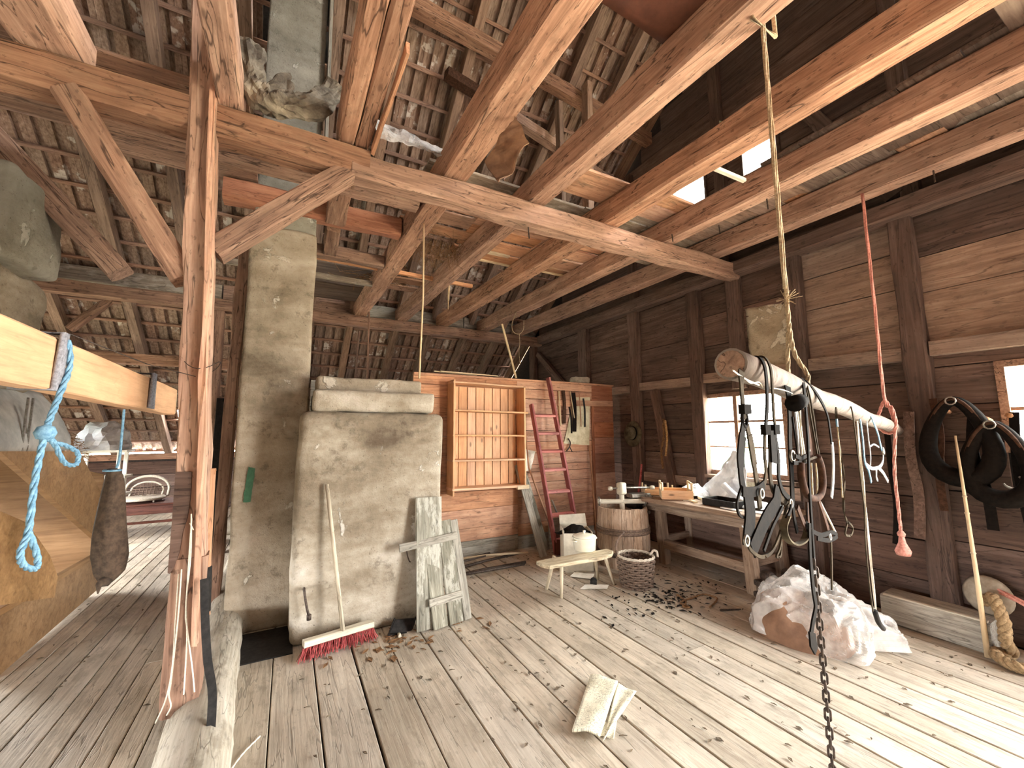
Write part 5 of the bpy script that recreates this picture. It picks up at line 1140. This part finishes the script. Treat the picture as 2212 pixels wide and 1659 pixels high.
S([(2.267,1.112,1.84),(2.088,1.024,1.839),(2.041,0.974,1.818),(2.108,0.972,1.77),(2.188,0.983,1.715),(2.226,0.986,1.662),(2.23,0.984,1.597),(2.23,0.982,1.533)],.020,'leather',t,name='upper_half')
S([(2.234,0.982,1.543),(2.231,0.982,1.469),(2.201,0.976,1.387),(2.14,0.963,1.302)],.024,'cloth',t,name='lower_half')
t=thing('twisted_thong',(2.388,1.014,1.439),'thin twisted leather thong hanging beyond the white ended strap','thong')
S([(2.438,1.039,1.713),(2.402,1.027,1.654),(2.393,1.02,1.529),(2.393,1.02,1.439),(2.415,1.024,1.359),(2.364,1.014,1.276),(2.352,1.012,1.202),(2.403,1.022,1.151)],.010,'olive',t,name='thong',twist=.3)
S([(2.402,1.027,1.654),(2.376,1.016,1.507),(2.359,1.013,1.374),(2.347,1.011,1.278)],.007,'rope',t,name='thong')
S([(2.405,1.022,1.156),(2.482,1.038,1.118),(2.432,1.028,1.09),(2.333,1.008,1.111),(2.384,1.018,1.15)],.010,'olive',t,name='end_loop')
ob('blue_tie',MB().strap([(2.357,1.007,1.653),(2.359,1.008,1.615)],.016,.006,tuple(xx)),'bluerope',t)
t=thing('trace_chain_strap',(2.795,1.107,1.217),'long dirty strap pair with an iron hook reaching down to the plastic','strap')
S([(2.782,1.114,1.731),(2.786,1.11,1.673),(2.794,1.111,1.518),(2.803,1.113,1.391),(2.812,1.115,1.264),(2.821,1.117,1.163),(2.764,1.105,0.976),(2.761,1.105,0.787),(2.78,1.109,0.642)],.014,'olive',t,name='strap',twist=.0)
S([(2.902,1.139,1.649),(2.86,1.125,1.465),(2.868,1.127,1.31),(2.86,1.125,1.171),(2.85,1.123,0.961),(2.846,1.122,0.767),(2.849,1.123,0.611)],.010,'cord',t,name='strap',twist=.2)
ob('hook',MB().tube(cr([(2.796,1.107,0.639),(2.853,1.118,0.565),(2.95,1.138,0.505)],4),.013,7),'black',t,True)
t=thing('blue_halter',(3.327,1.225,1.505),'light blue and white webbing halter at the thin end of the pole','halter')
S([(3.65,1.372,1.719),(3.402,1.26,1.692),(3.327,1.225,1.669),(3.425,1.24,1.579),(3.483,1.251,1.486),(3.544,1.264,1.453)],.026,'bluerope',t,name='cheek_web')
S([(3.544,1.264,1.453),(3.493,1.253,1.394),(3.365,1.227,1.362),(3.136,1.181,1.365),(2.995,1.152,1.395)],.020,'cloth',t,side=(0,0,1),name='nose_web')
S([(2.98,1.154,1.663),(2.968,1.147,1.541),(2.958,1.145,1.421),(3.03,1.159,1.363),(3.069,1.167,1.288)],.024,'bluerope',t,name='lead_web')
S([(3.152,1.189,1.652),(3.119,1.177,1.538),(3.129,1.179,1.454),(3.094,1.172,1.387)],.008,'cloth',t,name='thin_web')
S([(3.124,1.178,1.496),(3.267,1.208,1.507),(3.404,1.235,1.485)],.01,'greyrope',t,side=(0,0,1),name='brow_web')
S([(3.228,1.194,1.36),(3.201,1.189,1.311),(3.23,1.195,1.286)],.014,'cloth',t,name='loose_end')
S([(3.287,1.206,1.362),(3.43,1.235,1.317),(3.556,1.261,1.254)],.022,'cloth',t,name='loose_end')
ring((3.526,1.257,1.457),.022,'steel',t,.005)
# chain with links
t=thing('trace_chain',(2.16,1.0,1.0),'long rusty chain hanging from the birch pole almost to the floor','chain')
cx0,cy0=(1.695,0.837,1.246)[:2]; z=1.12; i=0
lm=[]
def linkmesh(o):
    mb=MB(); pts=[]
    for q in range(14):
        a=2*PI*q/14; pts.append(Vector((.0085*math.cos(a),0,(.0115 if math.sin(a)>0 else -.0115)+.0085*math.sin(a))))
    mb.tube(pts,.0037,6,True); me=bpy.data.meshes.new('link'); me.from_pydata(mb.v,[],mb.f); me.polygons.foreach_set('use_smooth',[True]*len(mb.f)); me.materials.append(M['iron']); return me
lk=linkmesh(0)
while z>.02:
    o=link('link',lk,t); o.rotation_euler=(0,0,.6+(PI/2 if i%2 else 0)); o.location=Vector((cx0,cy0,z))-t.location; z-=.0295; i+=1
ob('hanger',MB().strap(cr([(2.309,1.13,1.84),(2.057,0.998,1.834),(1.889,0.913,1.752),(1.768,0.857,1.563),(1.734,0.85,1.39),(cx0,cy0,1.14)],5),.018,.006,tuple(xx)),'leather',t)
t=thing('pointed_strap',(1.61,0.805,1.047),'black pointed leather strap hanging beside the chain','strap')
S([(1.661,0.825,1.268),(1.64,0.821,1.16),(1.622,0.812,1.057),(1.634,0.815,0.994),(1.59,0.806,0.954),(1.561,0.8,0.926)],.026,'leather',t,name='band')
ob('tip',MB().prism([(1.544,0.794,0.939),(1.599,0.805,0.918),(1.61,0.807,0.868),(1.58,0.801,0.856),(1.545,0.794,0.892)],(0,.006,0)),'leather',t)
# webs
t=tag(ob('cobweb',MB().tube(cr([(1.197,0.772,1.785),(1.277,0.798,1.775),(1.342,0.812,1.765),(1.427,0.829,1.756)],4),.003,4).tube(cr([(1.319,0.807,1.767),(1.356,0.814,1.757),(1.429,0.829,1.766),(1.459,0.835,1.748)],4),.002,4).tube(cr([(1.531,0.85,1.753),(1.656,0.875,1.754),(1.77,0.899,1.746)],4),.0025,4),'cord'),'dusty cobweb strands under the cut end of the birch pole','cobweb',kind='stuff')
# ================================================================ THINGS UP IN THE BEAMS
t=tag(crumple('brown_hide',lambda u,v:(1.28+u*.62+.04*v,1.47-v*1.75,3.872+.04*math.sin(v*7)*math.sin(u*5+1)+.02*v),16,30,.012,'hide',None,3,.008,1,True),'smooth red brown hide spread over the joists overhead','hide')
ob_=crumple('hanging_flap',bil((0.974,2.1,3.244),(1.177,2.1,3.616),(1.218,2,3.37),(1.024,2,3.052)),12,12,.03,'flap',None,6,.006,4)
tag(ob_,'torn tan hide flap hanging from a joist below the roof','flap')
tag(crumple('hanging_flap',bil((1.08,2.12,3.433),(1.197,2.1,3.607),(1.173,2.05,3.357),(1.081,2.05,3.113)),8,8,.03,'hide',None,8,.006,9),'darker inner fold of the torn tan hide flap','flap')
mb=MB(); n=30; P=cr([(-0.364,2.93,4.077),(-0.327,2.9,3.875),(-0.272,2.9,3.751),(-0.164,2.88,3.697),(-0.031,2.88,3.73),(0.107,2.9,3.862),(0.187,2.93,4.001)],9); vs=[]
for i,p in enumerate(P):
    p=Vector(p); tg=(P[min(i+1,len(P)-1)]-P[max(i-1,0)]).normalized(); u=Vector((0,1,0)); v=tg.cross(u)
    r=.072+.012*math.sin(i*.35)
    for k in range(n):
        a=2*PI*k/n; f=1+.5*noise.noise((math.cos(a)*1.6,math.sin(a)*1.6,i*.16))+.5*(.4-abs(noise.noise((math.cos(a)*2.6+4,math.sin(a)*2.6,i*.3)))); vs.append(p+Vector((0,0,.045))+(u*math.cos(a)*.9+v*math.sin(a))*r*f)
mb.add(vs,[(i*n+k,i*n+(k+1)%n,(i+1)*n+(k+1)%n,(i+1)*n+k) for i in range(len(P)-1) for k in range(n)]+[tuple(range(n))[::-1],tuple(range((len(P)-1)*n,len(P)*n))])
tag(ob('rolled_sacking',mb,'paleSack',None,False),'rolled pale sacking lying on the main beam beside the chimney','sack')
tag(crumple('sacking_flap',bil((-0.215,2.84,3.695),(-0.033,2.84,3.746),(-0.122,2.9,4.018),(-0.206,2.92,3.963)),14,14,.035,'paleSack',None,10,.006,3),'upright pointed fold of pale sacking on the main beam','sack')
tag(crumple('plastic_sheeting',bil((0.464,2.97,3.955),(1.123,3.02,3.926),(0.963,2.9,3.77),(0.451,2.86,3.738)),18,8,.03,'film',None,9,.004,6),'dusty plastic sheeting lying along the top of the main beam','sheeting')
mb=MB(); random.seed(17)
for k in range(330):
    c=Vector((1.45+random.gauss(0,.16),4.55+random.gauss(0,.14),3.80+random.gauss(0,.06))); d=Vector((R_(-1,1),R_(-1,1),R_(-1.3,.4))).normalized()*R_(.06,.2)
    mb.tube([c,c+d*.6+Vector((0,0,-.01)),c+d+Vector((0,0,-.04))],.0022,3)
for k in range(60):
    c=Vector((1.0+random.gauss(0,.3),5.85+random.gauss(0,.1),3.78)); d=Vector((R_(-1,1),R_(-.6,.6),R_(-.2,.2))).normalized()*R_(.1,.3); mb.tube([c,c+d],.004,3)
tag(ob('straw_tangle',mb,'straw2'),'tangle of straw hanging through the gap between the far joists','straw',kind='stuff')
tag(ob('hanging_loop_wire',MB().tube(cr([(3.30,5.9,3.62),(3.22,5.9,3.4),(3.25,5.9,3.27),(3.36,5.9,3.25),(3.44,5.9,3.34),(3.45,5.9,3.5)],5),.006,5).tube(cr([(3.36,5.9,3.25),(3.37,5.9,3.1),(3.35,5.9,2.95),(3.37,5.9,2.72)],4),.006,5),'rope',None,True),'looped old twine hanging from the far joist','twine')
for k,(xx_,yy_,l_) in enumerate(((1.78,2.95,.12),(3.6,1.9,.10),(3.66,2.4,.09),(4.36,1.05,.1),(3.4,2.75,.08))):
    tag(ob('joist_nail',MB().tube([(xx_,yy_,3.63 if k else 3.42),(xx_+.01,yy_,(3.63 if k else 3.42)-l_)],.006,5),'iron'),('long iron nail under the main beam','long nail under the joist nearest the hemp rope, middle one','long nail under a joist beside the loft boards','long nail under the outermost joist','short nail under a joist close to the main beam')[k],'nail','nails under the joists')
tag(timber('lit_batten',(2.814,1.858,3.64),(3.176,1.836,3.63),.035,.03,'whitewood',None),'short whitish batten lying across the gap between two joists','batten')
# hedge outside
mb=MB(); random.seed(8)
for k in range(500):
    c=Vector((14+R_(-1,1),R_(4,22),-3+abs(random.gauss(0,2.0)))); s=R_(.2,.5); a=Vector((R_(-1,1),R_(-1,1),R_(-1,1))).normalized()*s; b=a.orthogonal().normalized()*s
    mb.add([c+a,c+b,c-a,c-b],[(0,1,2,3)])
tag(ob('hedge',mb,'green'),'pale green bushes outside the window','bush',kind='stuff')
